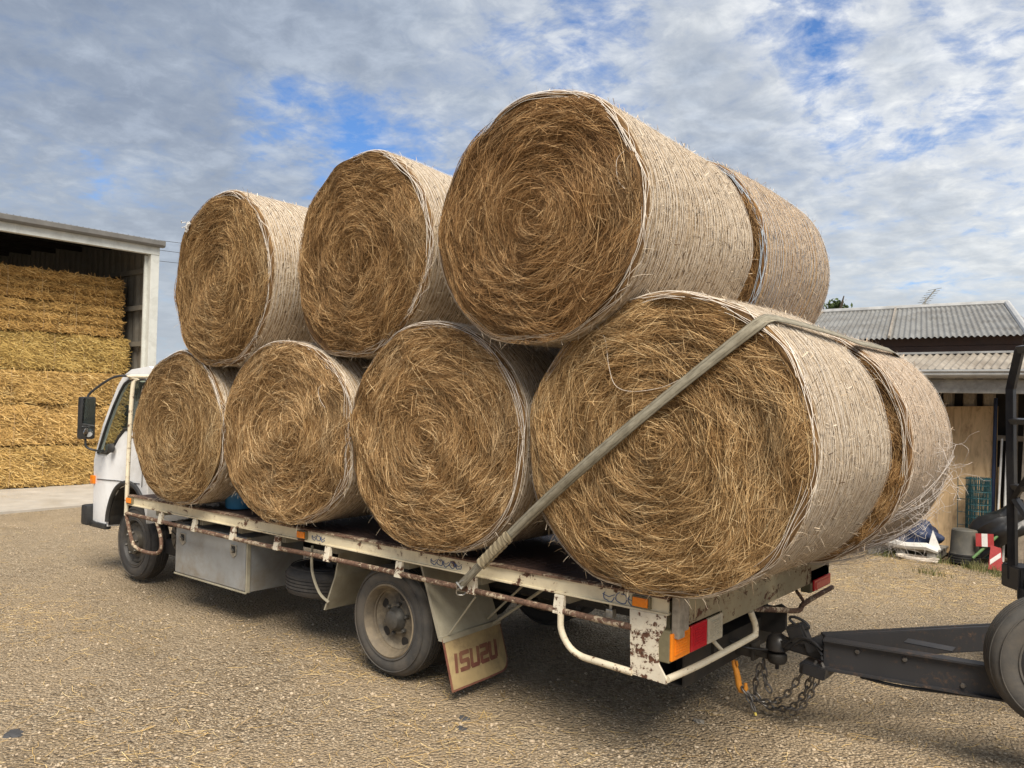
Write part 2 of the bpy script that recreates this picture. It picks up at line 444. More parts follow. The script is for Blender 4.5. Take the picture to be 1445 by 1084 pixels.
# ------------------------------------------------------------------ round bales
class Bale:
    def __init__(s, rx, rz, L, seed, left=None, right=None, bulge=.03, sag=0., kink=None, lump=.010):
        s.rx, s.rz, s.L, s.bulge, s.sag, s.kink = rx, rz, L, bulge, sag, kink
        s.left, s.right = left, right
        g = np.random.default_rng(seed); s.g = g
        s.a = g.normal(0, 1, 9)*lump/np.arange(1.5, 10.5)*2; s.p = g.uniform(0, 6.28, 9); s.c = g.normal(0, 1.6, 9)
        s.fl = g.normal(0, 1, (6, 3)); s.ph = g.uniform(0, 6.28)
    def R(s, th, y):
        k = np.ones_like(th)
        for i in range(9): k = k + s.a[i]*np.cos((i+2)*th+s.p[i]+s.c[i]*y)
        x = s.rx*np.cos(th)*k; z = s.rz*np.sin(th)*k
        def soft(v, lim, w=.03): return np.where(v > lim-w, lim-w+w*(1-np.exp(-(v-lim+w)/w)), v)
        z = -soft(-z, s.rz*.975, .05)
        if s.sag: z = z - s.sag*np.clip(-np.sin(th), 0, 1)**2*np.clip(.6+.4*np.cos(th*2+.6), 0, 1)*(y/s.L)
        if s.left: x = -soft(-x, s.left)
        if s.right: x = soft(x, s.right)
        if s.kink:
            for (t0, w, amt) in s.kink:
                e = 1+amt*np.exp(-((np.angle(np.exp(1j*(th-t0))))/w)**2); x = x*e; z = z*e
        return x, z
    def face_y(s, q, th, x, z):
        """height of the front face at radius fraction q"""
        y = -s.bulge*(1-q**2)
        y = y + .006*np.sin(2*PI*(q*8.5)+th+s.ph)*np.clip(q*4, 0, 1)
        for a, b, c in s.fl: y = y + .0065*np.sin(a*9*x+b*9*z+c*3)
        return y
    def shell(s, th, t):
        """net wrap profile, t in 0..1 front to back, rolled over the edges"""
        return th, t
def soft_profile(L):
    e = [(.950, .006), (.968, .006), (.983, .012), (.994, .026), (1.0, .048)]
    pr = list(e)
    for k in range(1, 18): pr.append((1.0, .048+(L-.096)*k/18))
    pr += [(q, L-y) for q, y in e[::-1]]
    return pr

def build_bale(name, cx, cz, yf, spec, label, nstr=9000, nside=5000, col=(1, 1, 1), ncol=(1, 1, 1), group='round hay bales', base=None, back=False, ring_mat='twine', ntw=54, loose=None):
    b = Bale(**spec); g = b.g; L = b.L
    base = cz-b.rz if base is None else base
    root = empty(name, (cx, yf+L/2, base), label, 'hay bale', group)
    off = (0, -L/2, cz-base)                      # child origin at the axis, at the front end
    # --- end faces: bed + straw
    NT_, NR = 144, 26
    th = np.linspace(0, 2*PI, NT_, endpoint=False)
    V = []; F = []; mi = []
    ends = [(0, 1)] + ([(L, -1)] if back else [(L, -1)])
    for y0, sg in ends:
        o = len(V)
        qs = np.linspace(0.0, .968, NR)
        for q in qs:
            X, Z = b.R(th, np.full_like(th, y0)); x = X*q; z = Z*q
            y = b.face_y(np.full_like(th, q), th, x, z)
            V += list(zip(x, y0+sg*y+sg*.012, z))
        for i in range(NR-1):
            for k in range(NT_):
                k2 = (k+1) % NT_; a = o+i*NT_
                qd = (a+k, a+k2, a+NT_+k2, a+NT_+k)
                F.append(qd if sg < 0 else qd[::-1]); mi.append(0)
    V = np.array(V); F = np.array(F); tone = np.zeros(len(V))
    kv = g.normal(0, 1, (10, 2))*g.uniform(5, 26, (10, 1)); kp = g.uniform(0, 6.28, (10, 2))
    def field(x, z, c): return sum(np.sin(kv[i, 0]*x+kv[i, 1]*z+kp[i, c]) for i in range(10))/10**.5*1.35
    def face_straw(n, y0, sg, outer=False):
        q = np.sqrt(g.uniform(0 if not outer else .5, 1, n))*.962; t0 = g.uniform(0, 2*PI, n)
        K = 5
        Ls = np.clip(g.lognormal(math.log(.115), .45, n), .03, .30); w = g.uniform(.0006, .0013, n)
        X, Z = b.R(t0, np.full(n, y0)); px, pz = X*q, Z*q
        r = np.hypot(px, pz)+.03
        wild = g.random(n) < .15; fa = field(px, pz, 0); fb = field(px, pz, 1)
        jit = np.where(wild, g.uniform(-1.5, 1.5, n), fa*.34+g.normal(0, .20, n)); jit = jit*np.where(r < .22, 1.7, 1)
        head = t0+PI/2+jit+np.where(g.random(n) < .5, PI, 0)
        turn = np.where(np.cos(head-t0-PI/2) > 0, 1, -1)*Ls/np.maximum(r, .08)/(K-1)*np.where(wild, .3, 1.)+g.normal(0, .07, n)
        lift0 = g.uniform(0, 1, n)**1.6*.020+np.clip(fb, -1, 1)*.009+.006; tilt = g.normal(.0, .016, n)*np.where(wild, 1.8, 1)
        pts = np.empty((n, K, 3)); Wd = np.empty((n, K, 3)); roll = g.normal(0, .7, n)
        for k in range(K):
            xx, zz = px, pz
            rim = 1/np.maximum(1e-6, np.hypot(xx/b.rx, zz/b.rz))
            qq = np.minimum(1, 1/rim)
            yy = b.face_y(qq, np.arctan2(zz, xx), xx, zz)
            lf = np.clip(lift0+tilt*(k/(K-1)-.3), .001, .04)*np.where(qq > .84, np.clip(1-(qq-.84)/.13, .16, 1), 1)
            pts[:, k] = np.stack([xx, y0+sg*(yy-lf+.008), zz], -1)
            tp = (1-.55*abs(k/(K-1)-.4))
            perp = np.stack([-np.sin(head), np.zeros(n), np.cos(head)], -1)
            Wd[:, k] = (perp*np.cos(roll)[:, None]+np.array([0, 1, 0])*np.sin(roll)[:, None])*(w*tp)[:, None]
            st = Ls/(K-1)
            px = px+np.cos(head)*st; pz = pz+np.sin(head)*st; head = head+turn
            m = np.hypot(px/b.rx, pz/b.rz); over = m > .968
            px = np.where(over, px*.968/m, px); pz = np.where(over, pz*.968/m, pz)
        # straw tone: winding layers give rings, clumps give patches
        ringy = .05*np.sin(2*PI*q*8.5+t0+b.ph)
        clump = .10*np.sin(q*11+3*t0+b.ph)*np.sin(5*t0+q*7)
        tn = np.clip(g.normal(.47, .23, n)+ringy+clump*.6+fb*.07+np.where(g.random(n) < .06, .28, 0), .02, 1)
        return pts, Wd, np.repeat(tn, K*2)
    sets = [face_straw(int(nstr*2.2), 0, 1)]
    sets.append(face_straw(max(900, nstr//5), L, -1))
    for P, W, tn in sets:
        v, f = ribbons(P, W); F2 = f+len(V); V = np.vstack([V, v]); F = np.vstack([F, F2]); mi += [1]*len(f); tone = np.concatenate([tone, tn])
    hay = make_obj('hay', V, F, [M['hay_bed'], M['straw']], root, off, False, mi, tone)
    hay.color = (*col, 1)
    # --- net wrap shell
    pr = soft_profile(L); NT2 = 168
    th = np.linspace(0, 2*PI, NT2, endpoint=False); V = []; F = []
    for q, y in pr:
        X, Z = b.R(th, np.full_like(th, y)); 
        V += list(zip(X*q, np.full_like(th, y), Z*q))
    for i in range(len(pr)-1):
        for k in range(NT2):
            k2 = (k+1) % NT2; F.append((i*NT2+k, (i+1)*NT2+k, (i+1)*NT2+k2, i*NT2+k2))
    V = np.array(V); F = np.array(F); mi = [2 if (k//NT2 < 3 or k//NT2 > len(pr)-5) else 0 for k in range(len(F))]; tone = np.zeros(len(V))
    # straw pressed under the net
    n = nside; K = 4
    t0 = g.uniform(0, 2*PI, n); y0 = g.uniform(.03, L-.03, n); Ls = g.uniform(.008, .05, n); ang = np.where(g.random(n) < .3, g.uniform(-1.5, 1.5, n), g.normal(0, .30, n))
    w = g.uniform(.0010, .0026, n); lift = g.uniform(.000, .006, n); pts = np.empty((n, K, 3)); Wd = np.empty((n, K, 3))
    rm = (b.rx+b.rz)/2; end = np.where(g.random(n) < .12, g.uniform(0, .03, n), 0)
    for k in range(K):
        u = k/(K-1)-.5
        tt = t0+np.cos(ang)*Ls*u/rm; yy = np.clip(y0+np.sin(ang)*Ls*u, .0, L)
        X, Z = b.R(tt, yy); s_ = 1+(lift+end*(u+.5))/rm
        pts[:, k] = np.stack([X*s_, yy, Z*s_], -1)
        Wd[:, k] = np.stack([-np.sin(tt)*np.sin(-ang), np.cos(ang), np.cos(tt)*np.sin(-ang)], -1)*w[:, None]
    tn = np.clip(g.normal(.56, .22, n)-np.where(g.random(n) < .27, .5, 0), 0, 1)
    v, f = ribbons(pts, Wd); F2 = f+len(V); V = np.vstack([V, v]); F = np.vstack([F, F2]); mi += [1]*len(f); tone = np.concatenate([tone, np.repeat(tn, K*2)])
    # whiskers standing off the outline
    n = 520; K = 3
    t0 = g.uniform(0, 2*PI, n); y0 = np.where(g.random(n) < .25, g.uniform(0, .03, n), g.uniform(0, L, n)); Ls = g.uniform(.008, .05, n)*np.where(g.random(n) < .06, 2, 1)
    X, Z = b.R(t0, y0); ta = t0+g.normal(0, 1.0, n); pts = np.empty((n, K, 3)); Wd = np.empty((n, K, 3)); ya = g.normal(0, .5, n)
    for k in range(K):
        u = k/(K-1)
        pts[:, k] = np.stack([X+np.cos(ta)*Ls*u, y0+ya*Ls*u, Z+np.sin(ta)*Ls*u-.3*Ls*u*u], -1)
        Wd[:, k] = np.stack([-np.sin(ta), .5*np.ones(n), np.cos(ta)], -1)*.0008*(1-.6*u)
    v, f = ribbons(pts, Wd); F2 = f+len(V); V = np.vstack([V, v]); F = np.vstack([F, F2]); mi += [1]*len(f); tone = np.concatenate([tone, np.repeat(np.clip(g.normal(.5, .2, n), 0, 1), K*2)])
    net = make_obj('net_wrap', V, F, [M['net'], M['side_straw'], M['hay_bed']], root, off, False, mi, tone); net.color = (*ncol, 1)
    net.data.polygons.foreach_set('use_smooth', np.array([m != 1 for m in mi], dtype=bool))
    # --- twines of the net
    K = 150; tt = np.linspace(0, 2*PI, K)
    pts = []; Wd = []
    qa = np.array([p[0] for p in pr[:5]]); ya_ = np.array([p[1] for p in pr[:5]])
    rows = [(None, y) for y in np.linspace(.05, L-.05, ntw)+g.normal(0, .005, ntw)]
    rows += [(q, None) for q in g.uniform(.945, 1.0, 9)]
    for q, y in rows:
        wav = sum(g.normal(0, .0022)*np.sin(k*tt+g.uniform(0, 6.28)) for k in (1, 2, 3, 5, 9, 14))
        if q is None:
            yy = y+wav; X, Z = b.R(tt, yy); s_ = 1+.0060/rm+np.abs(g.normal(0, .002))
            hw = g.uniform(.0009, .0021)
            pts.append(np.stack([X*s_, yy, Z*s_], -1)); Wd.append(np.stack([0*tt, np.full(K, hw), 0*tt], -1))
        else:
            qq = np.clip(q+wav*3.4+.016*np.sin(tt+g.uniform(0, 6.28))+.008*np.sin(3*tt+g.uniform(0, 6.28)), .93, 1.0); yy = np.interp(qq, qa, ya_)-.007
            X, Z = b.R(tt, np.clip(yy, 0, L)); s_ = qq+.004
            hw = g.uniform(.0005, .0012)
            pts.append(np.stack([X*s_, yy, Z*s_], -1)); nr = np.stack([np.cos(tt), 0*tt, np.sin(tt)], -1); Wd.append(nr*.75*hw+np.array([0, .6*hw, 0]))
    v, f = ribbons(np.array(pts), np.array(Wd))
    tw = make_obj('twine', v, f, M[ring_mat], root, off, False)
    return root, b, off

# ------------------------------------------------------------------ world, camera, sun
CAM = (1.9809, -3.7756, 1.9366); YAW, PITCH, ROLL, FPX = .6795, .0202, .0235, 1145.19
def camera():
    cd = bpy.data.cameras.new('camera'); co = bpy.data.objects.new('camera', cd); COL.objects.link(co)
    f = Vector((-math.sin(YAW)*math.cos(PITCH), math.cos(YAW)*math.cos(PITCH), math.sin(PITCH)))
    r = Vector((math.cos(YAW), math.sin(YAW), 0)); u = r.cross(f)
    r2 = math.cos(ROLL)*r+math.sin(ROLL)*u; u2 = -math.sin(ROLL)*r+math.cos(ROLL)*u
    m = Matrix((r2, u2, -f)).transposed().to_4x4(); m.translation = Vector(CAM)
    co.matrix_world = m
    cd.sensor_width = 36; cd.lens = 36*FPX/1445; cd.clip_end = 5000; cd.clip_start = .05
    SC.camera = co
camera()
SUN_EL, SUN_AZ = math.radians(54), math.radians(-40)      # azimuth from +x towards +y
def lights():
    d = Vector((math.cos(SUN_EL)*math.cos(SUN_AZ), math.cos(SUN_EL)*math.sin(SUN_AZ), math.sin(SUN_EL)))
    l = bpy.data.lights.new('sun', 'SUN'); l.energy = 3.3; l.angle = math.radians(34); l.color = (1., .91, .78)
    o = bpy.data.objects.new('sun', l); COL.objects.link(o)
    o.rotation_euler = d.to_track_quat('Z', 'Y').to_euler(); o.location = (20, 10, 30)
    w = bpy.data.worlds.new('World'); SC.world = w; w.use_nodes = True
    t = NT(w.node_tree); bg = w.node_tree.nodes['Background']
    sky = t.n('ShaderNodeTexSky', sky_type='NISHITA', sun_disc=False, sun_elevation=SUN_EL, sun_rotation=PI/2-SUN_AZ)
    sky.air_density = 1.0; sky.dust_density = .6
    v = t.n('ShaderNodeTexCoord').outputs['Generated']
    x, y, z = t.sep(v)
    k = t.math('DIVIDE', 1.0, t.math('ADD', t.math('MAXIMUM', z, 0.0), .20))
    p = t.comb(t.math('MULTIPLY', x, k), t.math('MULTIPLY', y, k), 0.)
    big = t.noise(p, 1.25, 8, .58, .3); med = t.noise(p, 3.6, 9, .64, .5); puff = t.noise(p, 11., 7, .62, .3)
    # where the deck opens: directions in the sky, edges broken by the same noise
    def lobe(d, w):
        nd = t.n('ShaderNodeVectorMath', operation='DOT_PRODUCT'); t.set(nd.inputs[0], v); nd.inputs[1].default_value = d
        return t.ramp(nd.outputs['Value'], [(1-w, 0.), (1., 1.)], 'EASE')
    hole = 0.0
    for d, w, a in (((-.774, .568, .285), .0045, .14), ((-.71, .637, .296), .0040, .13), ((-.65, .695, .300), .0050, .14), ((-.150, .915, .373), .0035, .10), ((-.21, .90, .375), .0040, .05), ((-.381, .844, .377), .0045, -.07), ((-.285, .909, .304), .0022, .07),
                    ((-.509, .767, .390), .0035, .08), ((-.314, .855, .414), .0022, .08)):
        hole = t.math('ADD', hole, t.math('MULTIPLY', lobe(d, w), a))
    lx = t.math('ADD', t.math('MULTIPLY', x, -.75), t.math('MULTIPLY', y, -.45))      # + on the left of the view
    dens = t.math('ADD', t.math('MULTIPLY', big, .36), t.math('MULTIPLY', med, .42))
    dens = t.math('ADD', dens, t.math('MULTIPLY', puff, .26))
    dens = t.math('SUBTRACT', t.math('ADD', dens, t.math('MULTIPLY', lx, .06)), hole)
    cover = t.ramp(dens, [(.36, 0.0), (.415, .42), (.465, .86), (.53, 1.)])
    body = t.math('ADD', t.math('MULTIPLY', med, .55), t.math('MULTIPLY', puff, .45))
    thick = t.math('ADD', t.math('ADD', t.math('MULTIPLY', big, .55), t.math('MULTIPLY', med, .45)), t.math('MULTIPLY', lx, .30))
    thick = t.math('SUBTRACT', thick, t.math('MULTIPLY', hole, .7))
    ccol = t.ramp(thick, [(.36, (8.8, 9.0, 9.1)), (.46, (5.7, 6.2, 6.9)), (.56, (4.0, 4.65, 5.7)), (.68, (3.15, 3.75, 4.8))])
    ccol = t.mix(1.0, ccol, t.ramp(body, [(.38, (.80, .83, .88)), (.5, (1, 1, 1)), (.62, (1.38, 1.34, 1.28))]), 'MULTIPLY')
    hz = t.ramp(z, [(0., 1.), (.27, 0.)])
    hzl = t.math('MULTIPLY', hz, t.ramp(lx, [(-.6, .85), (.55, .65)]))
    ccol = t.mix(hzl, ccol, (6.6, 7.1, 7.4))
    # clear air between the clouds
    nd = t.n('ShaderNodeVectorMath', operation='MULTIPLY'); t.set(nd.inputs[0], sky.outputs[0]); nd.inputs[1].default_value = (.85, 1.22, 1.70)
    c = t.mix(cover, nd.outputs[0], ccol)
    t.set(bg.inputs['Color'], c); bg.inputs['Strength'].default_value = .055
lights()
vs = SC.view_settings; vs.view_transform = 'Standard'; vs.look = 'None'; vs.gamma = 1; vs.exposure = .82
SC.cycles.max_bounces = 6; SC.cycles.diffuse_bounces = 3; SC.cycles.glossy_bounces = 3

# ------------------------------------------------------------------ ground
def ground():
    N = 150
    u = np.linspace(-1, 1, N); c = np.sinh(u*5.2)/math.sinh(5.2)*700
    X, Y = np.meshgrid(c-1.0, c+1.0)
    Z = .012*np.sin(X*1.3+.6*Y)+.010*np.sin(Y*1.9-.8*X)+.006*np.sin(3.1*X+2.2*Y)
    Z = (Z-.020)*np.clip(1-np.hypot(X, Y)/60, 0, 1)
    V = np.stack([X, Y, Z], -1).reshape(-1, 3)
    i = np.arange(N-1); a = (i[:, None]*N+i[None, :]).ravel()
    F = np.stack([a, a+1, a+N+1, a+N], -1)
    tag(make_obj('ground', V, F, M['ground'], smooth=True), kind='structure')
    # pale concrete apron along the hay shed
    mb = MB(); mb.box(-24, -12.15, -25, 16, -.06, .012)
    tag(mb.build('concrete_path', M['concrete']), kind='structure')
ground()
def gz(x, y):
    return (.012*np.sin(x*1.3+.6*y)+.010*np.sin(y*1.9-.8*x)+.006*np.sin(3.1*x+2.2*y)-.020)*np.clip(1-np.hypot(x, y)/60, 0, 1)

def scatter():
    g = np.random.default_rng(3)
    def area(n, near):
        d = g.uniform(2.6, near, n*3); a = g.uniform(-.66, .66, n*3)
        d = 2.6+(near-2.6)*g.uniform(0, 1, n*3)**1.35
        f = np.array([-math.sin(YAW), math.cos(YAW)]); r = np.array([math.cos(YAW), math.sin(YAW)])
        P = np.array(CAM[:2])+d[:, None]*f+(d*a)[:, None]*r
        return P[:n]
    # pebbles
    bm = bmesh.new(); bmesh.ops.create_icosphere(bm, subdivisions=1, radius=1); bm.verts.ensure_lookup_table()
    sv = np.array([v.co[:] for v in bm.verts]); sf = np.array([[v.index for v in f.verts] for f in bm.faces]); bm.free()
    n = 24000; P = area(n, 12.); s = np.clip(g.lognormal(math.log(.0068), .42, n), .003, .02)
    V = sv[None]*g.uniform(.6, 1.25, (n, len(sv), 1)); V = V*(s[:, None]*np.array([1., .85, .62])[None])[:, None, :]
    a = g.uniform(0, 6.28, n); ca, sa = np.cos(a), np.sin(a)
    V = np.stack([V[..., 0]*ca[:, None]-V[..., 1]*sa[:, None], V[..., 0]*sa[:, None]+V[..., 1]*ca[:, None], V[..., 2]], -1)
    V[..., 0] += P[:, :1]; V[..., 1] += P[:, 1:]; V[..., 2] += (gz(P[:, 0], P[:, 1])+s*.25)[:, None]
    F = (sf[None]+(np.arange(n)*len(sv))[:, None, None]).reshape(-1, 3)
    tn = np.repeat(np.clip(g.normal(.5, .2, n), 0, 1), len(sv))
    mt = mat_straw('pebble_stone', [(0., (.17, .13, .085)), (.4, (.38, .30, .205)), (.75, (.50, .405, .29)), (1., (.58, .49, .37))])
    tag(make_obj('gravel', V.reshape(-1, 3), F, mt, tone=tn), 'loose grey and tan gravel stones strewn over the yard', 'gravel', kind='stuff')
    # loose straw
    def straw(name, P, label, lo=.03, hi=.16):
        n = len(P); K = 3; L = g.uniform(lo, hi, n); a = g.uniform(0, 6.28, n); w = g.uniform(.0006, .0013, n); cv = g.normal(0, .35, n)
        pts = np.empty((n, K, 3)); Wd = np.empty((n, K, 3)); z0 = gz(P[:, 0], P[:, 1])+g.uniform(.003, .016, n); sl = g.normal(0, .06, n)
        for k in range(K):
            u = k/(K-1)-.5; h = a+cv*u
            pts[:, k] = np.stack([P[:, 0]+np.cos(h)*L*u, P[:, 1]+np.sin(h)*L*u, z0+np.abs(sl*L*u)], -1)
            Wd[:, k] = np.stack([-np.sin(h), np.cos(h), .3*np.ones(n)], -1)*w[:, None]
        v, f = ribbons(pts, Wd)
        tag(make_obj(name, v, f, M['gold_straw'], tone=np.repeat(np.clip(g.normal(.6, .22, n), 0, 1), K*2)), label, 'straw', kind='stuff')
    P = [area(3800, 13.)]
    for (cx, cy, sx, sy, n) in [(-1.3, -.25, .30, .22, 160), (-5.6, -.9, .8, .35, 700), (-9.5, -2.2, 1.2, .7, 900), (-6.5, -2.9, .8, .4, 400), (-.3, 5.6, .9, .5, 900), (.4, 6.4, .8, .5, 900), (-.6, 7.3, .7, .5, 900),
                                (.5, .2, .5, .3, 120), (-2.2, -1.6, .6, .4, 260), (-8.6, -3.2, .25, .12, 500), (-2.6, .1, .5, .2, 260), (-.6, -1.1, .5, .3, 150)]:
        P.append(g.normal(0, 1, (n, 2))*np.array([sx, sy])+np.array([cx, cy]))
    straw('loose_straw', np.vstack(P), 'loose yellow straw stalks scattered over the gravel')
    P = np.stack([g.uniform(-15.3, -14.2, 2600)+np.abs(g.normal(0, .3, 2600)), g.uniform(1.0, 5.0, 2600)], -1)
    straw('straw_litter', P, 'golden straw litter along the foot of the square bale stack', .06, .25)
scatter()
def stones():
    g = random.Random(4)
    def rock(name, x, y, sx, sy, sz, mat, label):
        bm = bmesh.new(); bmesh.ops.create_icosphere(bm, subdivisions=3, radius=1)
        for v in bm.verts:
            k = 1+.10*math.sin(v.co.x*9+v.co.z*7)+.08*math.sin(v.co.y*11+v.co.z*5)+.16*math.sin(v.co.x*3.1+x)+.13*math.sin(v.co.y*4.3+y*3)+.10*math.sin(v.co.z*5+v.co.x*3+1)
            v.co = Vector((v.co.x*sx*k, v.co.y*sy*k, max(-.3, min(.62, v.co.z))*sz*k))
        mb = MB(); mb.bm(bm); o = mb.build(name, mat, loc=(x, y, float(gz(x, y))), smooth=True); tag(o, label, 'stone')
    rock('stone', -3.08, -1.91, .060, .050, .017, M['stone_dark'], 'dark flat stone alone on gravel at lower left corner')
    rock('stone', -1.36, -.03, .032, .026, .014, M['stone_dark'], 'small grey stone beside straw below mudflap, farther of two')
    rock('stone', -1.27, -.15, .028, .022, .012, M['stone_dark'], 'small grey stone below mudflap, nearer of two')
    rock('stone', -.24, .87, .035, .028, .022, M['stone'], 'tan stone on dark gravel below the truck tail')
stones()

# ------------------------------------------------------------------ the truck
W = 2.5; ZD = .945
T = empty('flatbed_truck', (-3, W/2, 0), 'old white flatbed truck with rusty cream tray loaded with round hay bales', 'truck')
def tp(mb, name, mat, smooth=False, parent=None):
    o = mb.build(name, mat, None, smooth=smooth)
    if parent is None: hang(o, T)
    else:
        o.parent = parent          # parts sit at T's inverse offset already; keep geometry in world space
        o.location = (0, 0, 0)
    return o
def cab():
    tum = lambda y, z: y+(max(0, z-1.22)*.05)*(1 if y < W/2 else -1)
    lean = lambda mb: setattr(mb, 'v', [(x, tum(y, z), z) for x, y, z in mb.v])
    low = [(-5.90, .62), (-5.90, 1.54), (-6.42, 1.53), (-6.55, 1.44), (-6.66, 1.32), (-6.78, 1.255), (-7.055, 1.25), (-7.085, 1.18),
           (-7.075, .98), (-7.06, .53), (-6.72, .50), (-6.70, .62), (-6.62, .80), (-6.50, .92), (-6.32, .98), (-6.12, .95), (-5.98, .84), (-5.92, .70)]
    mb = MB(); mb.prism(low, .25, 2.25, .022); lean(mb)
    out = [(-7.06, 1.245), (-6.935, 1.57), (-6.805, 1.79), (-6.675, 1.99), (-6.565, 2.10), (-6.40, 2.165), (-6.05, 2.195), (-5.90, 2.155), (-5.90, 1.53)]
    win = [(-6.985, 1.265), (-6.85, 1.55), (-6.715, 1.775), (-6.60, 1.93), (-6.52, 2.01), (-6.41, 2.055), (-6.10, 2.065), (-6.03, 2.04), (-6.02, 1.56)]
    for y0, y1 in ((.252, .292), (2.208, 2.248)):
        for k in range(len(out)-1):
            q = [out[k], out[k+1], win[k+1], win[k]]
            p = MB(); p.prism(q, y0, y1, 0); mb.add(p.v and [(x, tum(y, z), z) for x, y, z in p.v], p.f)
    roof = [(-6.60, 2.075), (-6.565, 2.102), (-6.40, 2.167), (-6.05, 2.197), (-5.90, 2.157), (-5.90, 2.09), (-6.40, 2.11)]
    p = MB(); p.prism(roof, .262, 2.238, 0); mb.add([(x, tum(y, z), z) for x, y, z in p.v], p.f)
    p = MB(); p.box(-5.935, -5.898, .30, 2.20, 1.53, 1.66); p.box(-5.935, -5.898, .30, 2.20, 2.02, 2.12); p.box(-5.935, -5.898, .30, .62, 1.66, 2.02); p.box(-5.935, -5.898, 1.88, 2.20, 1.66, 2.02); mb.add(p.v, p.f)
    tp(mb, 'cab', M['white'], True)
    sill = [(-6.02, 1.56), (-6.43, 1.545), (-6.555, 1.455), (-6.665, 1.335), (-6.785, 1.272), (-6.985, 1.265)]
    for y0, side in ((.25, 1), (2.25, -1)):
        f = MB(); loop = win+sill[1:-1]
        f.tube([(x, tum(y0, z)-.001*side, z) for x, z in loop], .016, 6, closed=True); fr = tp(f, 'window_frame', M['black_plastic'], True)
        g_ = MB(); g_.prism(loop, y0+.016*side, y0+.021*side, 0); lean(g_); tp(g_, 'glass', M['glass'], parent=fr)
    it = MB(); it.box(-7.0, -6.62, .32, 2.18, 1.262, 1.36, .03)
    for y in (.72, 1.75): it.box(-6.22, -6.06, y-.22, y+.22, 1.5, 1.86, .05); it.box(-6.20, -6.10, y-.12, y+.12, 1.88, 2.02, .03)
    it.tube([(-6.60+.05*math.cos(a), 1.75+.2*math.sin(a), 1.52+.18*math.cos(a)) for a in np.linspace(0, 2*PI, 20)[:-1]], .014, 6, closed=True)
    it.tube([(-6.75, 1.75, 1.35), (-6.60, 1.75, 1.52)], .03, 8); tp(it, 'cab_interior', M['interior'], True)
    ws = MB(); ws.beam((-6.60, W/2, 2.06), (-7.05, W/2, 1.27), 1.86, .008, up=(-.85, 0, .48)); tp(ws, 'windscreen', M['glass'])
    v_ = MB(); v_.box(-6.545, -6.535, .45, .75, 1.86, 2.04, .004); tp(v_, 'sun_visor', M['interior'])
    d = MB(); d.tube([(-6.98, .246, .985), (-6.5, .246, 1.005), (-6.05, .246, 1.01)], .004, 6); d.tube([(-6.0, .246, .98), (-6.0, .246, 1.5)], .004, 6); tp(d, 'door_seam', M['black_plastic'])
    a = MB(); arc = [(-6.71, .56), (-6.695, .66), (-6.62, .82), (-6.50, .94), (-6.32, 1.0), (-6.12, .97), (-5.97, .86)]
    a.tube([(x, .245, z) for x, z in arc], .026, 8, spline=4); tp(a, 'wheel_arch', M['black_plastic'], True)
    li = MB()
    arcl = [(-6.715, .52), (-6.692, .62), (-6.612, .795), (-6.495, .912), (-6.32, .970), (-6.125, .940), (-5.985, .832), (-5.925, .69)]
    for (a0, b0), (a1, b1) in zip(arcl, arcl[1:]): li.beam((a0, .495, b0), (a1, .495, b1), .47, .012, up=(-(b1-b0), 0, a1-a0))
    li.prism([(x, z) for x, z in [(-6.70, .50), (-6.70, .62), (-6.62, .80), (-6.50, .92), (-6.32, .98), (-6.12, .95), (-5.98, .84), (-5.92, .70), (-5.92, .5)]], .72, .76); tp(li, 'inner_guard', M['chassis'])
    bp = MB(); bp.box(-7.20, -7.06, .18, 2.32, .48, .70, .03); bp.box(-7.10, -6.73, .225, .30, .47, .53, .015); tp(bp, 'bumper', M['black_plastic'], True)
    il = MB(); il.box(-7.10, -7.02, .222, .29, .93, 1.02, .012); tp(il, 'indicator', M['amber'], True)
    # mirror on a bent tube
    mi = MB(); mi.tube([(-6.36, .33, 2.09), (-6.55, .20, 2.085), (-6.74, .06, 1.93), (-6.765, .02, 1.85)], .013, 8, spline=5); tp(mi, 'mirror_arm', M['black_plastic'], True); mi = MB()
    mi.tube([(-6.765, .02, 1.46), (-6.765, .03, 1.35), (-6.72, .12, 1.31), (-6.86, .25, 1.30)], .012, 8, spline=5)
    arm = tp(mi, 'mirror_arm', M['black_plastic'], True)
    mh = MB(); mh.box(-6.82, -6.735, -.05, .105, 1.43, 1.87, .022); head = tp(mh, 'mirror', M['black_plastic'], True)
    mg = MB(); mg.box(-6.734, -6.731, -.035, .09, 1.56, 1.855); tp(mg, 'mirror_glass', M['mirror'], parent=head)
    mg = MB(); mg.lathe([(0, 0), (.05, .0), (.046, .008), (.02, .013), (0, .014)], (-6.734, .03, 1.50), 'x', 20); tp(mg, 'mirror_glass', M['mirror'], True, parent=head)
    kb = MB(); kb.lathe([(0, -.04), (.03, -.04), (.048, -.03), (.048, .0), (.03, .012), (0, .012)], (-6.60, .225, 1.34), 'y', 18); kb.tube([(-6.85, .2, 1.27), (-6.6, .215, 1.33)], .006, 6); tp(kb, 'door_handle', M['black_plastic'], True)
cab()
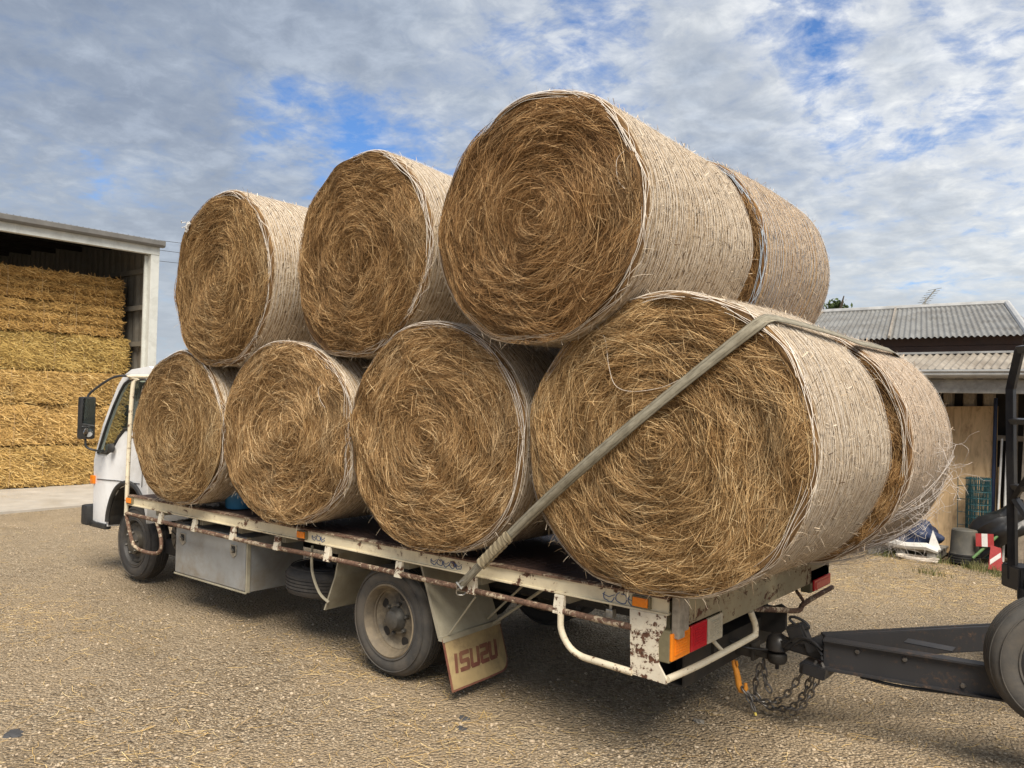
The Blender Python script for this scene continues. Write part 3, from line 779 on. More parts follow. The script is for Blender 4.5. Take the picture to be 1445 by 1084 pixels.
def wheel(name, x, yo, z, R, wd, rim, out, parent, deep=True, rimmat='rim_dusty', rot=None, nsipe=0):
    """tyre from yo inwards; out=-1 when its outer side faces the camera (-y)"""
    s = -out
    holder = MB(); c = (x, yo, z)
    # tyre
    tw = wd; pf = [(rim-.004, .022), (rim+.018, .004), (rim+.055, .0), (R*.80, -.004), (R*.93, .010), (R*.975, .030), (R*.988, .045)]
    for k in range(4):
        a = .045+(tw-.09)*(k+.78)/4.6
        pf += [(R, a-.02), (R, a), (R*.968, a+.003), (R*.968, a+.011)]
    pf += [(R, tw-.06), (R*.988, tw-.045), (R*.95, tw-.02), (R*.8, tw), (rim+.02, tw-.005), (rim-.004, tw-.02)]
    prof = [(r, s*h) for r, h in pf]
    tb = MB(); tb.lathe(prof, c, 'y', 72); 
    for i, f in enumerate(tb.f): tb.m[i] = 0
    # sidewall ribs
    tb.lathe([(R*.90, s*-.001), (R*.895, s*-.006), (R*.885, s*-.006), (R*.88, s*-.001)], c, 'y', 72)
    tb.lathe([(rim+.030, s*.003), (rim+.026, s*-.004), (rim+.016, s*-.001), (rim+.014, s*.005)], c, 'y', 72)
    # tread sipes on the shoulders
    for k in range(nsipe):
        a = 2*PI*k/nsipe
        for h in (.028, tw-.028):
            cc = Vector((x+R*.975*math.cos(a), yo+s*h, z+R*.975*math.sin(a)))
            tb.obox(cc, Vector((-math.sin(a), 0, math.cos(a)))*.0065, Vector((0, .014, 0)), Vector((math.cos(a), 0, math.sin(a)))*.0095)
    dd = .105 if deep else .035
    rb = MB()
    rb.lathe([(rim+.012, s*.012), (rim+.014, s*.000), (rim+.004, s*-.004), (rim-.006, s*.006), (rim-.012, s*.03), (rim-.022, s*.045), (rim-.024, s*(dd*.62)), (rim-.032, s*(dd*.66)), (rim-.034, s*(dd+.03)), (rim-.012, s*(tw-.03)), (rim+.010, s*(tw-.006))], c, 'y', 56)
    db = MB(); db.lathe([(rim-.034, s*(dd*.78)), (rim-.044, s*(dd*.86)), (rim-.056, s*dd), (rim-.075, s*(dd+.004)), (.115, s*(dd-.004)), (.10, s*(dd-.018)), (.0, s*(dd-.018)), (.0, s*(dd+.02)), (rim-.04, s*(dd+.028)), (rim-.034, s*(dd+.02))], c, 'y', 56)
    hb = MB(); hh = .062 if deep else .05
    hb.lathe([(0, s*(dd-.018-hh)), (.045, s*(dd-.018-hh)), (.062, s*(dd-.012-hh)), (.070, s*(dd-.05)), (.085, s*(dd-.03)), (.088, s*(dd-.016))], c, 'y', 28, closed=False)
    if not deep: hb.lathe([(0, s*-.035), (.075, s*-.035), (.118, s*-.012), (.122, s*.03)], c, 'y', 30, closed=False)
    for k in range(6):
        a = 2*PI*k/6+.3; cc = (x+.105*math.cos(a), yo+s*(dd-.02 if deep else -.022), z+.105*math.sin(a))
        hb.lathe([(0, s*-.022), (.011, s*-.022), (.0155, s*-.016), (.0165, s*.004), (0, s*.004)], cc, 'y', 6)
    hls = []
    for k in range(5 if deep else 8):
        hl = MB(); hls.append(hl)
        n_ = 5 if deep else 8
        a = 2*PI*k/n_+.1; q = rim-.075 if deep else rim-.055
        rr = .033 if deep else .017
        hl.lathe([(0, s*(-.002)), (rr, s*(-.002)), (rr, s*.01), (0, s*.01)], (x+q*math.cos(a), yo+s*dd, z+q*math.sin(a)), 'y', 18)
    return tb, rb, hb, hls, db
def truck_wheel(x, yo, R, wd, rim, out, deep, rimmat, nm='wheel'):
    tb, rb, hb, hl, db = wheel('wheel', x, yo, R, R, wd, rim, out, T, deep)
    w = tp(rb, nm, M[rimmat], True)
    tp(tb, 'tyre', M['rubber_wall'] if deep else M['rubber'], True, parent=w); tp(hb, 'hub', M['hub'], True, parent=w); [tp(q, 'rim_hole', M['cable'], parent=w) for q in hl]
    tp(db, 'rim_disc', M['rim_grime'] if deep else M[rimmat], True, parent=w)
    return w
truck_wheel(-6.285, .33, .385, .21, .225, -1, False, 'rim_dark')
truck_wheel(-6.285, 2.17, .385, .21, .225, 1, False, 'rim_dark')
truck_wheel(-2.22, .115, .385, .225, .240, -1, True, 'rim_dusty')
truck_wheel(-2.22, .625, .385, .225, .240, 1, True, 'rim_dusty')
truck_wheel(-2.22, 1.88, .385, .225, .240, -1, True, 'rim_dusty')
truck_wheel(-2.22, 2.385, .385, .225, .240, 1, True, 'rim_dusty')

def tray():
    d = MB(); d.box(-5.78, -.012, .05, W-.05, .918, .932)
    # raised checker lugs on the deck plate where it shows
    for i in range(46):
        for j in range(5):
            x = -3.35+i*.058; y = .085+j*.055+(i % 2)*.027
            if -1.9 < x < -.6 or -3.4 < x < -2.2: d.beam((x-.014, y-.010, .933), (x+.014, y+.010, .933), .007, .004)
    tp(d, 'deck', M['deckplate'])
    for y0, sg in ((0, 1), (W, -1)):
        r = MB(); ys = lambda a, b: (min(y0+sg*a, y0+sg*b), max(y0+sg*a, y0+sg*b))
        r.box(-5.78, -.004, *ys(.0, .012), .862, .934); r.box(-5.78, -.004, *ys(-.012, .045), .850, .862, .003)
        tp(r, 'side_rail', M['cream'])
        r = MB(); r.box(-5.78, -.004, *ys(-.014, .05), .934, .946, .003); tp(r, 'rail_lip', M['tube_rust'])
        t = MB(); t.tube([(-5.77, y0-sg*.012, .770), (-3.9, y0-sg*.012, .756), (-2.8, y0-sg*.012, .766), (-1.9, y0-sg*.012, .768), (-.21, y0-sg*.012, .757)], .0175, 12, spline=4)
        tp(t, 'rope_rail', M['tube_rust'], True)
        for x in (-5.116, -4.543, -3.953, -3.348, -2.734, -1.988, -1.338, -.679):
            st = MB(); w_ = .033 if x > -1.5 else .028
            a = [(y0+sg*.006, .848), (y0-sg*.016, .848), (y0-sg*.034, .745), (y0-sg*.012, .738), (y0+sg*.006, .76)]
            st.prism(a, x-w_, x+w_, .003, 'x'); tp(st, 'stanchion', M['cream_chip'])
    for x in (-5.3, -4.543, -3.953, -3.348, -2.734, -1.988, -1.338, -.679):
        c = MB(); c.box(x-.025, x+.025, .05, W-.05, .79, .917); tp(c, 'cross_bearer', M['flap_steel'])
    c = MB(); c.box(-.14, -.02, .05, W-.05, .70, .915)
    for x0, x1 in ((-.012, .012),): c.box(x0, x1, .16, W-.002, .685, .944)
    c.box(-.012, .030, .16, W-.002, .930, .944, .003); tp(c, 'rear_coaming', M['cream_shaded'])
    # headboard
    h = MB()
    h.tube([(-5.775, -.01, .75), (-5.765, -.01, 1.4), (-5.75, .0, 1.98), (-5.745, .04, 2.05), (-5.74, .14, 2.085), (-5.74, W-.14, 2.085), (-5.745, W-.04, 2.05), (-5.75, W, 1.98), (-5.775, W+.01, .75)], .02, 10, spline=5)
    tp(h, 'headboard_frame', M['tube_cream'], True)
    h = MB(); h.tube([(-5.76, .36, .93), (-5.75, .36, 2.08)], .016, 8); h.tube([(-5.75, .0, 1.5), (-5.75, W, 1.5)], .016, 8); h.tube([(-5.75, W-.36, .93), (-5.75, W-.36, 2.08)], .016, 8)
    tp(h, 'headboard_bars', M['tube_rust'], True)
    lp = MB(); lp.tube([(-5.775, -.01, .76), (-5.70, -.012, .62), (-5.60, -.02, .50), (-5.45, -.02, .46), (-5.20, -.02, .465), (-5.10, -.015, .51), (-5.11, -.01, .62), (-5.19, -.01, .75)], .017, 10, spline=5)
    tp(lp, 'front_loop', M['tube_rust'], True)
    lp = MB(); lp.tube([(-.66, -.022, .745), (-.657, -.02, .66), (-.61, -.015, .58), (-.53, -.012, .538), (-.40, -.012, .53), (-.20, -.012, .522)], .019, 10, spline=5)
    tp(lp, 'rear_loop', M['tube_cream'], True)
    cp = MB(); cp.prism([(-.222, .851), (-.21, .512), (.0, .505), (.0, .535), (-.045, .60), (-.05, .72), (-.01, .80), (-.01, .851)], -.016, -.004, .002); tp(cp, 'corner_plate', M['cream_chip'])
    po = MB(); po.box(.008, .05, .015, .085, .735, .948, .006); po.box(-.03, .04, .09, .15, .76, .945, .006); tp(po, 'corner_post', M['timber_grey'])
    b = MB(); b.tube([(.0, -.006, .53), (.02, .35, .53), (.02, 1.02, .53), (.022, 1.08, .545), (.02, 1.08, .60), (.01, 1.03, .685)], .019, 10, spline=4)
    b.tube([(.02, .62, .535), (-.06, .62, .60)], .012, 8); tp(b, 'bumper_tube', M['tube_cream'], True)
    b = MB(); b.tube([(-.01, 1.12, .68), (.03, 1.45, .62), (.03, 1.80, .55), (.03, 1.90, .575), (.03, 2.15, .585), (.03, 2.52, .59)], .018, 10, spline=4); b.tube([(.0, 1.85, .67), (.03, 1.93, .58)], .012, 8); tp(b, 'bumper_tube', M['tube_rust'], True)
    # rear lamp clusters
    for y0, sg in ((.0, 1), (W, -1)):
        ys = lambda a, b: (min(y0+sg*a, y0+sg*b), max(y0+sg*a, y0+sg*b))
        lc = MB(); lc.box(-.06, .012, *(ys(-.012, .62) if sg > 0 else ys(.0, .40)), .612, .775, .006); L_ = tp(lc, 'tail_lamp', M['lamp_case'])
        zt = .062 if sg < 0 else 0
        for a, bb, mt in (((-.008, .195, 'amber'), (.205, .40, 'red'), (.41, .60, 'clear')) if sg > 0 else ((.0, .36, 'red'),)):
            if sg < 0 and a < 0: a = .02
            ln = MB(); y_a, y_b = ys(a, bb)
            ln.box(.010, .026, y_a, y_b, .622, .762-zt, .006)
            ln.box(.024, .030, y_a+.03, y_b-.03, .645-zt*.2, .740-zt, .002)
            for k in range(6 if sg > 0 else 0): ln.box(.027, .033, y_a+.036, y_b-.036, .652+k*.0145, .659+k*.0145)
            if mt == 'clear':
                for k in range(6): ln.box(.027, .0335, y_a+.040+k*.021, y_a+.045+k*.021, .648, .737)
            tp(ln, 'lens', M[mt], parent=L_)
    for x in (-5.71, -3.04, -.155):
        s_ = MB(); s_.box(x-.055, x+.055, -.020, .0, .868, .928, .003); s2 = tp(s_, 'side_marker', M['lamp_case']); s_ = MB(); s_.box(x-.045, x+.045, -.030, -.0195, .874, .922, .004); tp(s_, 'lens', M['amber'], parent=s2)
    rm = MB(); rm.box(.012, .032, 2.20, W, .63, .70, .004)
    # pen scribbles on the rail
    g = random.Random(2)
    for x0, n, s_ in ((-2.91, 3, .03), (-1.68, 5, .032), (-.36, 3, .045)):
        sc = MB()
        for k in range(n):
            cx = x0+k*s_*1.7; pts = []
            lo = k % 2
            for q in range(9):
                a = (q/8)*2*PI*(.95 if lo else .62)+(1.9 if lo else 2.4)
                pts.append((cx+s_*.75*math.cos(a), -.0025, .892+s_*.62*math.sin(a)+.004*math.sin(q*2+k)))
            sc.tube(pts, .0022, 5, spline=3)
            if not lo: sc.tube([(cx-s_*.9, -.0025, .900), (cx, -.0025, .888), (cx+s_*.8, -.0025, .905)], .0018, 5)
        tp(sc, 'pen_scribble', M['ink'])
tray()
def under():
    c = MB(); 
    for y in (.86, 1.64): c.box(-7.0, -.14, y-.035, y+.035, .56, .785, .004)
    for x in (-6.6, -5.2, -4.0, -2.9, -1.4, -.5): c.box(x-.03, x+.03, .9, 1.6, .60, .74)
    tp(c, 'chassis_rails', M['chassis'])
    a = MB(); a.tube([(-2.22, .34, .385), (-2.22, 2.16, .385)], .06, 14); a.lathe([(0, -.16), (.12, -.13), (.17, 0), (.12, .13), (0, .16)], (-2.22, 1.25, .385), 'y', 20)
    a.tube([(-6.285, .5, .385), (-6.285, 2.0, .385)], .045, 12); a.tube([(-2.35, 1.25, .42), (-5.4, 1.25, .56)], .04, 10)
    for y in (.86, 1.64):
        for k in range(4): a.beam((-2.95+k*.1, y, .52-k*.018), (-1.5-k*.1, y, .52-k*.018), .06, .016)
    tp(a, 'axles', M['chassis'], True)
    e = MB(); e.box(-6.0, -5.3, .7, 1.8, .42, .9, .05); e.box(-5.9, -5.3, .45, .75, .30, .46, .03); tp(e, 'engine_block', M['chassis'], True)
    ac = MB(); ac.lathe([(0, -.16), (.10, -.16), (.155, -.14), (.16, -.10), (.15, -.08), (.16, -.06), (.16, .12), (.10, .16), (0, .16)], (-5.38, .46, .56), 'y', 28)
    for k in range(9):
        q = 2*PI*k/9; ac.beam((-5.38+.03*math.cos(q), .297, .56+.03*math.sin(q)), (-5.38+.12*math.cos(q), .297, .56+.12*math.sin(q)), .006, .01, up=(0, 1, 0))
    tp(ac, 'air_cleaner', M['hub'], True)
    # tool box
    b = MB(); b.box(-5.10, -3.96, .135, .70, .285, .742, .012); bx = tp(b, 'tool_box', M['alu'], True)
    f = MB(); f.box(-5.085, -3.975, .122, .136, .30, .73, .005); tp(f, 'box_door', M['alu'], parent=bx)
    f = MB(); f.box(-3.966, -3.950, .125, .16, .285, .745, .003); f.box(-5.10, -3.95, .118, .13, .278, .292, .003); tp(f, 'trim', M['flap_steel'], parent=bx)
    for x in (-4.955, -4.14):
        l = MB(); l.prism([(x-.045, .665), (x+.045, .665), (x+.045, .585), (x, .555), (x-.045, .585)], .112, .1225, .002); l.prism([(x-.03, .655), (x+.03, .655), (x+.03, .598), (x-.03, .598)], .110, .113, mi=1)
        l.beam((x-.016, .106, .63), (x+.018, .106, .612), .012, .03, up=(0, 1, 0)); l.tube([(x-.02, .107, .605), (x-.02, .107, .65)], .004, 6)
        tp(l, 'latch', [M['latch'], M['chassis']], parent=bx)
    # spare wheel lying flat under the tray
    R = .375; tb, rb, hb, hl, db = wheel('w', 0, 0, 0, R, .21, .22, -1, T, False)
    cx, cy, cz = -3.30, .50, .565
    def flat(mb): mb.v = [(cx+x, cy+z, cz-y) for x, y, z in mb.v]
    for q in (tb, rb, hb, db, *hl): flat(q)
    w = tp(rb, 'spare_wheel', M['rim_dark'], True); tp(tb, 'tyre', M['rubber'], True, parent=w); [tp(q, 'rim_hole', M['cable'], parent=w) for q in hl]; tp(db, 'rim_disc', M['rim_dark'], True, parent=w)
    h = MB(); h.box(-3.34, -3.26, .46, .54, .50, .80); h.box(-3.48, -3.1, .44, .48, .585, .62); tp(h, 'spare_hanger', M['chassis'])
    s_ = MB(); s_.tube([(-3.06, .10, .80), (-3.03, .08, .62), (-2.96, .10, .46), (-2.87, .12, .40)], .011, 6, spline=4); tp(s_, 'guard_stay', M['flap_steel'])
    # guards before and behind the rear wheels
    g = MB(); g.prism([(-2.93, .335), (-2.915, .335), (-2.80, .60), (-2.755, .80), (-2.77, .80), (-2.815, .60)], .12, .66, 0, 'y'); tp(g, 'front_guard', M['flap_steel'])
    g = MB(); g.prism([(-1.885, .845), (-1.87, .845), (-1.672, .385), (-1.70, .378)], .075, .66, 0, 'y'); g.box(-1.69, -1.66, .07, .665, .365, .395); rg = tp(g, 'rear_guard', M['flap_steel'])
    for a_, b_, r_ in (((-1.655, .13, .40), (-1.42, .12, .69), .006), ((-1.655, .52, .43), (-1.25, .52, .80), .008), ((-1.64, .56, .39), (-1.0, .60, .86), .011)):
        g = MB(); g.tube([a_, b_], r_, 6); tp(g, 'guard_stay', M['flap_steel'])
    # mud flap with lettering: local u (0..w) along y, v (0..h) up, flap hangs in a leaning plane
    O = Vector((-1.583, .075, .055)); Uv = Vector((-.03, .62, .0)); Vv = Vector((-.085, .0, .335)); Un, Vn = Uv.normalized(), Vv.normalized(); Nn = Vn.cross(Un).normalized()
    if Nn.x < 0: Nn = -Nn
    w_, h_ = Uv.length, Vv.length
    def bend(u, v): return .018*math.sin(u/w_*PI)+.02*((1-v/h_)**2)
    def P(u, v, k=0): return O+Un*u+Vn*v+Nn*(k+bend(u, v))
    def outline(ins):
        pts = [(ins, ins), (w_*.55, ins-.0)]
        r = .10-ins*.4
        for k in range(7):
            a = -PI/2+PI/2*k/6; pts.append((w_-ins-r+r*math.cos(a), ins+r*.9+r*.9*math.sin(a)))
        r2 = .06
        for k in range(5):
            a = PI/2*k/4; pts.append((w_-ins-r2+r2*math.cos(a), h_-ins*.3-r2+r2*math.sin(a)))
        pts += [(ins, h_-ins*.3)]
        return pts
    def plate(fn, th, ins):
        o_ = fn(ins); mb = MB(); n = len(o_)
        A = [P(u, v, 0) for u, v in o_]; B = [P(u, v, th) for u, v in o_]
        cA, cB = P(w_/2, h_/2, 0), P(w_/2, h_/2, th)
        v = A+B+[cA, cB]; f = []
        for i in range(n): j = (i+1) % n; f += [(i, j, 2*n), (n+j, n+i, 2*n+1), (i, n+i, n+j, j)]
        mb.add(v, f); return mb
    fl = tp(plate(outline, .006, 0), 'mudflap', M['maroon'])
    tp(plate(outline, .0085, .013), 'flap_face', M['flap_tan'], parent=fl)
    st = MB(); st.beam(P(.0, h_-.02, .012), P(w_*.8, h_-.02, .012), .03, .008, up=Nn); tp(st, 'clamp_strip', M['flap_steel'], parent=fl)
    # letters, each a set of strokes (parallelogram bars) on a slanted grid
    lets = {'I': [((0, 0), (0, 1))],
            'S': [((1, 1), (.12, 1)), ((0, .95), (0, .56)), ((.08, .5), (.92, .5)), ((1, .44), (1, .05)), ((.88, 0), (0, 0))],
            'U': [((0, 1), (0, .08)), ((.1, 0), (.9, 0)), ((1, .08), (1, 1))],
            'Z': [((0, 1), (.92, 1)), ((1, .95), (1, .56)), ((.92, .5), (.08, .5)), ((0, .44), (0, .05)), ((.1, 0), (1, 0))]}
    mb = MB(); u0 = .072; cell = .082; hh = .098; v0 = .115
    order = [('I', 0.), ('S', .078), ('U', .098), ('Z', .098), ('U', .098)]
    u = u0
    for ch, wl in order:
        wl_ = .068 if ch != 'I' else 0
        for (a, b) in lets[ch]:
            def q(p): 
                uu = u+p[0]*wl_+p[1]*hh*.16; vv = v0+p[1]*hh
                return P(uu, vv, .0095)
            mb.beam(q(a)-(q(b)-q(a)).normalized()*.011, q(b)+(q(b)-q(a)).normalized()*.011, .027, .003, up=Nn)
        u += {'I': .046, 'S': .102, 'U': .102, 'Z': .102}[ch]
    tp(mb, 'lettering', M['maroon'], parent=fl)
    # tow beam and tongue
    b = MB()
    y0, y1 = .48, 1.98
    b.box(-.34, -.15, y0, y1, .325, .335); b.box(-.34, -.15, y0, y1, .50, .51); b.box(-.34, -.33, y0, y1, .335, .50); b.box(-.16, -.15, y0, y1, .335, .50); b.box(-.33, -.16, y0+.25, y0+.26, .335, .50)
    for y in (.86, 1.64): b.box(-.36, -.13, y-.03, y+.03, .44, .80)
    b.prism([(-.30, .50), (-.02, .62), (.02, .60), (.02, .46), (-.02, .42), (-.16, .42)], 1.60, 1.63, .004, 'y')
    tp(b, 'tow_beam', M['chassis'])
    t = MB(); t.box(-.2, -.03, 1.19, 1.27, .355, .435, .006); t.box(-.045, -.025, 1.175, 1.285, .34, .45, .004)
    t.beam((-.04, 1.23, .392), (.06, 1.23, .385), .055, .05, .01); t.lathe([(0, -.035), (.05, -.035), (.06, -.02), (.06, .015), (.05, .025), (0, .025)], (.105, 1.23, .385), 'z', 24); t.tube([(.105, 1.23, .36), (.105, 1.23, .31)], .012, 8)
    t.lathe([(0, .02), (.016, .022), (.018, .04), (.026, .055), (.020, .085), (0, .095)], (.105, 1.23, .385), 'z', 18)
    tp(t, 'tow_tongue', M['chassis'], True)
    k = MB(); k.tube([(-.15, 1.1, .46), (-.09, 1.12, .435), (-.03, 1.15, .425), (.06, 1.18, .43), (.12, 1.2, .46), (.2, 1.2, .50)], .008, 6, spline=4); tp(k, 'trailer_cable', M['cable'], True)
    k = MB(); k.box(-.40, -.355, .03, .07, .765, .812, .006); k.tube([(-.378, .05, .81), (-.378, .05, .85)], .01, 6); tp(k, 'plug_socket', M['latch'])
    k = MB(); k.tube([(-.62, .12, .85), (-.45, .10, .815), (-.37, .06, .80)], .007, 6, spline=4); tp(k, 'wiring', M['cable'])
under()

# ------------------------------------------------------------------ bales on the truck
B = {}
ZB = .944
def bale(key, cx, cz, yf, rx, rz, label, L=1.22, seed=1, left=None, right=None, nstr=9000, nside=5000, col=(1, 1, 1), ncol=(1, 1, 1), **kw):
    ex = {k: kw.pop(k) for k in ('bulge', 'sag', 'kink', 'lump') if k in kw}
    B[key] = build_bale('round_bale', cx, cz, yf, dict(rx=rx, rz=rz, L=L, seed=seed, left=left, right=right, **ex), label, nstr, nside, col, ncol, **kw)
GR = 'round hay bales stacked on the truck'
bale('B1', -4.684, 1.620, -.13, .764, .671, 'lower round hay bale at the cab end, against the headboard', seed=21, right=.755, nstr=7000, nside=3000, col=(1.02, 1.0, .92), group=GR)
bale('B2', -3.162, 1.655, -.13, .81, .705, 'pale lower round hay bale above the toolbox, blue bucket by it', seed=22, left=.77, right=.765, nstr=8500, nside=3000, col=(1.12, 1.08, 1.0), group=GR)
bale('B3', -1.64, 1.688, -.12, .784, .736, 'lower round hay bale on the tray above the rear wheel', seed=23, left=.755, nstr=10500, nside=3500, col=(1.10, 1.05, .96), group=GR)
bale('B4', -.02, 1.726, -.15, .818, .774, 'lower round hay bale with a khaki strap across its face', L=1.24, seed=24, left=.80, nstr=13000, nside=9000, col=(1.04, 1.0, .9), group=GR)
bale('U1', -4.039, 2.862, -.15, .714, .733, 'upper round hay bale nearest the cab, smallest in the photo', seed=25, nstr=7000, nside=4500, col=(.90, .84, .72), group=GR)
bale('U2', -2.388, 2.912, -.10, .707, .722, 'upper round hay bale between two other upper bales', seed=26, nstr=8500, nside=3500, col=(.88, .80, .68), group=GR)
bale('U3', -.729, 2.93, -.28, .709, .708, 'biggest-looking brown upper round bale, topmost of the load', L=1.30, seed=27, nstr=12500, nside=9000, col=(.82, .72, .60), kink=[(2.12, .10, -.035), (1.75, .22, .03)], group=GR)
bale('U3b', -.68, 2.925, 1.17, .70, .70, 'tan upper bale with blue net edge, behind the topmost bale', L=1.22, seed=28, nstr=7000, nside=9000, col=(.85, .74, .60), ncol=(.98, .88, .76), ring_mat='twine_blue', group=GR)
bale('B4b', .03, 1.69, 1.38, .80, .77, 'lower bale with torn trailing white net, behind the strapped bale', L=1.12, seed=29, nstr=8000, nside=9000, col=(.78, .68, .54), ncol=(.98, .93, .92), sag=.10, group=GR)
def loose_net():
    root, b, off = B['B4b']; g = np.random.default_rng(8); mb = MB()
    for k in range(60):
        th = g.uniform(-.85, .10); y0 = g.uniform(.3, 1.1); X, Z = b.R(np.array([th]), np.array([y0])); p = Vector((X[0]*1.01, y0, Z[0]*1.01)); pts = [p]
        d = Vector((math.cos(th), g.normal(.2, .8), math.sin(th)-.2)).normalized()
        for q in range(g.integers(4, 8)):
            d = (d+Vector(g.normal(0, .75, 3))+Vector((0, 0, -.25))).normalized(); p = p+d*g.uniform(.02, .07)
            pts.append(p.copy())
        mb.tube(pts, .0011, 4, spline=3, cap=False)
    for k in range(34):
        th = g.uniform(-1.5, -.45); y0 = 1.1; pts = []; dr = g.uniform(0, .07); a_ = g.uniform(.02, .10)
        for q in range(7):
            y_ = .03+q*.175; X, Z = b.R(np.array([th+q*a_]), np.array([y_])); pts.append((X[0]*1.012+.3*dr*q/6, y_, Z[0]*1.012-dr*math.sin(q/6*PI*.8)))
        mb.tube(pts, .0011, 4, spline=3, cap=False)
    mb.build('loose_net', M['net_grey'], root, off)
loose_net()
def tuft():
    root, b, off = B['U1']; g = np.random.default_rng(8); mb = MB()
    for k in range(12):
        p = Vector((-.455, -.03, .515)); pts = [p]
        for q in range(4): p = p+Vector((g.normal(.012, .012), g.normal(-.012, .01), g.normal(-.012, .015))); pts.append(p.copy())
        mb.tube(pts, .003, 4, spline=2)
    mb.build('net_tuft', M['white_plastic'], root, off)
tuft()

def stray_twine():
    for key, lst in (('B4', [((-.36, .63), (-.28, .55), (-.245, .40), (-.20, .30), (-.10, .27), (.06, .29), (.16, .33))]), ('B2', [((.52, .36), (.48, .33), (.50, .26), (.56, .2))]), ('U3', [((.60, .26), (.56, .22), (.57, .12), (.61, .07))])):
        root, b, off = B[key]
        for pts in lst:
            m = MB(); m.tube([(x, -b.bulge*(1-(x/b.rx)**2-(z/b.rz)**2)-.034, z) for x, z in pts], .0011, 5, spline=6)
            m.build('stray_twine', M['twine'], root, off)
stray_twine()
# ------------------------------------------------------------------ tie-down strap
def strap():
    bb = B['B4'][1]; cx, cz, yf = -.02, 1.726, -.15
    root = empty('tie_down_strap', (-1.4, -.03, .76), 'khaki webbing tie-down strap running diagonally over the lower rear bale', 'strap')
    A = Vector((-1.405, -.038, .79)); E_ = Vector((.50, -.17, 2.305))
    pts = []; nor = []
    N = 26
    for i in range(N+1):
        t = i/N; p = A.lerp(E_, t)
        p.y = -.040-.200*math.sin(min(1, t/.60)*PI/2) if t < .60 else -.240+.070*((t-.60)/.40)**2
        pts.append(p); nor.append(Vector((.78*.30*math.sin(t*9+.6)*-.62, -1, .30*math.sin(t*9+.6)*.78)))
    # over the rim and along the tops of the two bales to the far side
    rn = Vector((.62, 0, .78)).normalized()
    X = [((.525, -.135, 2.335), (.3, -.7, .5)), ((.535, -.08, 2.352), (.5, -.3, .7)), ((.535, .05, 2.357), rn), ((.53, .35, 2.359), rn), ((.525, .7, 2.357), rn), ((.52, 1.05, 2.352), rn), ((.52, 1.22, 2.342), rn),
         ((.525, 1.40, 2.336), rn), ((.53, 1.7, 2.337), rn), ((.53, 2.1, 2.332), rn), ((.50, 2.38, 2.31), (.3, .5, .6)), ((.44, 2.44, 2.25), (0, 1, .2)), ((-.4, 2.50, 1.55), (0, 1, 0)), ((-1.4, 2.53, .79), (0, 1, 0))]
    for p, n in X: pts.append(Vector(p)); nor.append(Vector(n).normalized())
    hw = .030; V = []; F = []; UV = []; acc = 0
    for i, p in enumerate(pts):
        a, c = pts[max(0, i-1)], pts[min(len(pts)-1, i+1)]; t = (c-a).normalized(); w = t.cross(nor[i]).normalized(); n = w.cross(t).normalized()
        if i: acc += (p-pts[i-1]).length
        for sx, sn in ((-1, -1), (1, -1), (1, 1), (-1, 1)): V.append(p+w*hw*sx+n*.0016*sn); UV.append((acc, (sx+1)/2))
    for i in range(len(pts)-1):
        for k in range(4): F.append((i*4+k, i*4+(k+1) % 4, i*4+4+(k+1) % 4, i*4+4+k))
    me = make_obj('webbing', V, np.array(F), M['strap'], None, uv=UV); hang(me, root)
    # gathered sleeve
    d = (E_-A).normalized(); w = Vector((-d.z, 0, d.x)); S0, S1 = Vector((-1.20, -.095, .954)), Vector((-.93, -.158, 1.170)); V = []; F = []; n = 14; K = 110
    g = np.random.default_rng(2); ph = np.cumsum(g.uniform(.5, 1.1, K))
    for i in range(K):
        p = S0.lerp(S1, i/(K-1)); k = 1+.085*math.sin(ph[i])+g.normal(0, .015)
        for j in range(n):
            a = 2*PI*j/n; V.append(p+w*(.036*k*math.cos(a))+Vector((0, 1, 0))*(.016*k*math.sin(a))+d*(.008*math.sin(a*2+ph[i]*.5)))
    for i in range(K-1):
        for j in range(n): F.append((i*n+j, i*n+(j+1) % n, (i+1)*n+(j+1) % n, (i+1)*n+j))
    sl = make_obj('sleeve', V, np.array(F), M['sleeve'], None, smooth=True); hang(sl, root)
    h = MB()
    for k in (-1, 1): h.tube([(-1.36, -.045, .815+.02*k), (-1.43, -.045, .775+.018*k), (-1.44, -.03, .74+.016*k), (-1.41, .0, .735+.01*k), (-1.40, .012, .76)], .005, 6, spline=3)
    h.tube([(-1.43, -.052, .805), (-1.385, -.052, .77)], .007, 6); hang(h.build('hook', M['latch'], smooth=True), root)
strap()

# ------------------------------------------------------------------ bucket and bunched webbing on the tray
def on_tray():
    r = empty('bucket', (-4.30, .26, .947), 'blue plastic bucket on the tray between two lower bales', 'bucket')
    m = MB(); m.lathe([(0, 0), (.105, 0), (.112, .01), (.128, .26), (.136, .262), (.136, .285), (.124, .285), (.10, .02), (0, .02)], (0, 0, 0), 'z', 36); m.build('body', M['blue_plastic'], r, smooth=True)
    m = MB(); m.tube([(-.13, 0, .25), (-.12, -.08, .20), (0, -.14, .16), (.12, -.08, .20), (.13, 0, .25)], .004, 6, spline=5); m.build('handle', M['latch'], r)
    m = MB(); g = random.Random(3)
    for k in range(7):
        a = g.uniform(0, 6.3); pts = [(.055*math.cos(a+q*1.1)+g.uniform(-.02, .02), .04*math.sin(a+q*1.1), .02+.022*q*g.uniform(.5, 1)) for q in range(6)]
        m.tube(pts, .011, 6, spline=4)
    o = m.build('webbing_bundle', M['grey_cloth'], None, (-4.49, .12, .945), smooth=True); tag(o, 'bunched grey webbing lying on the tray beside the bucket', 'webbing')
on_tray()

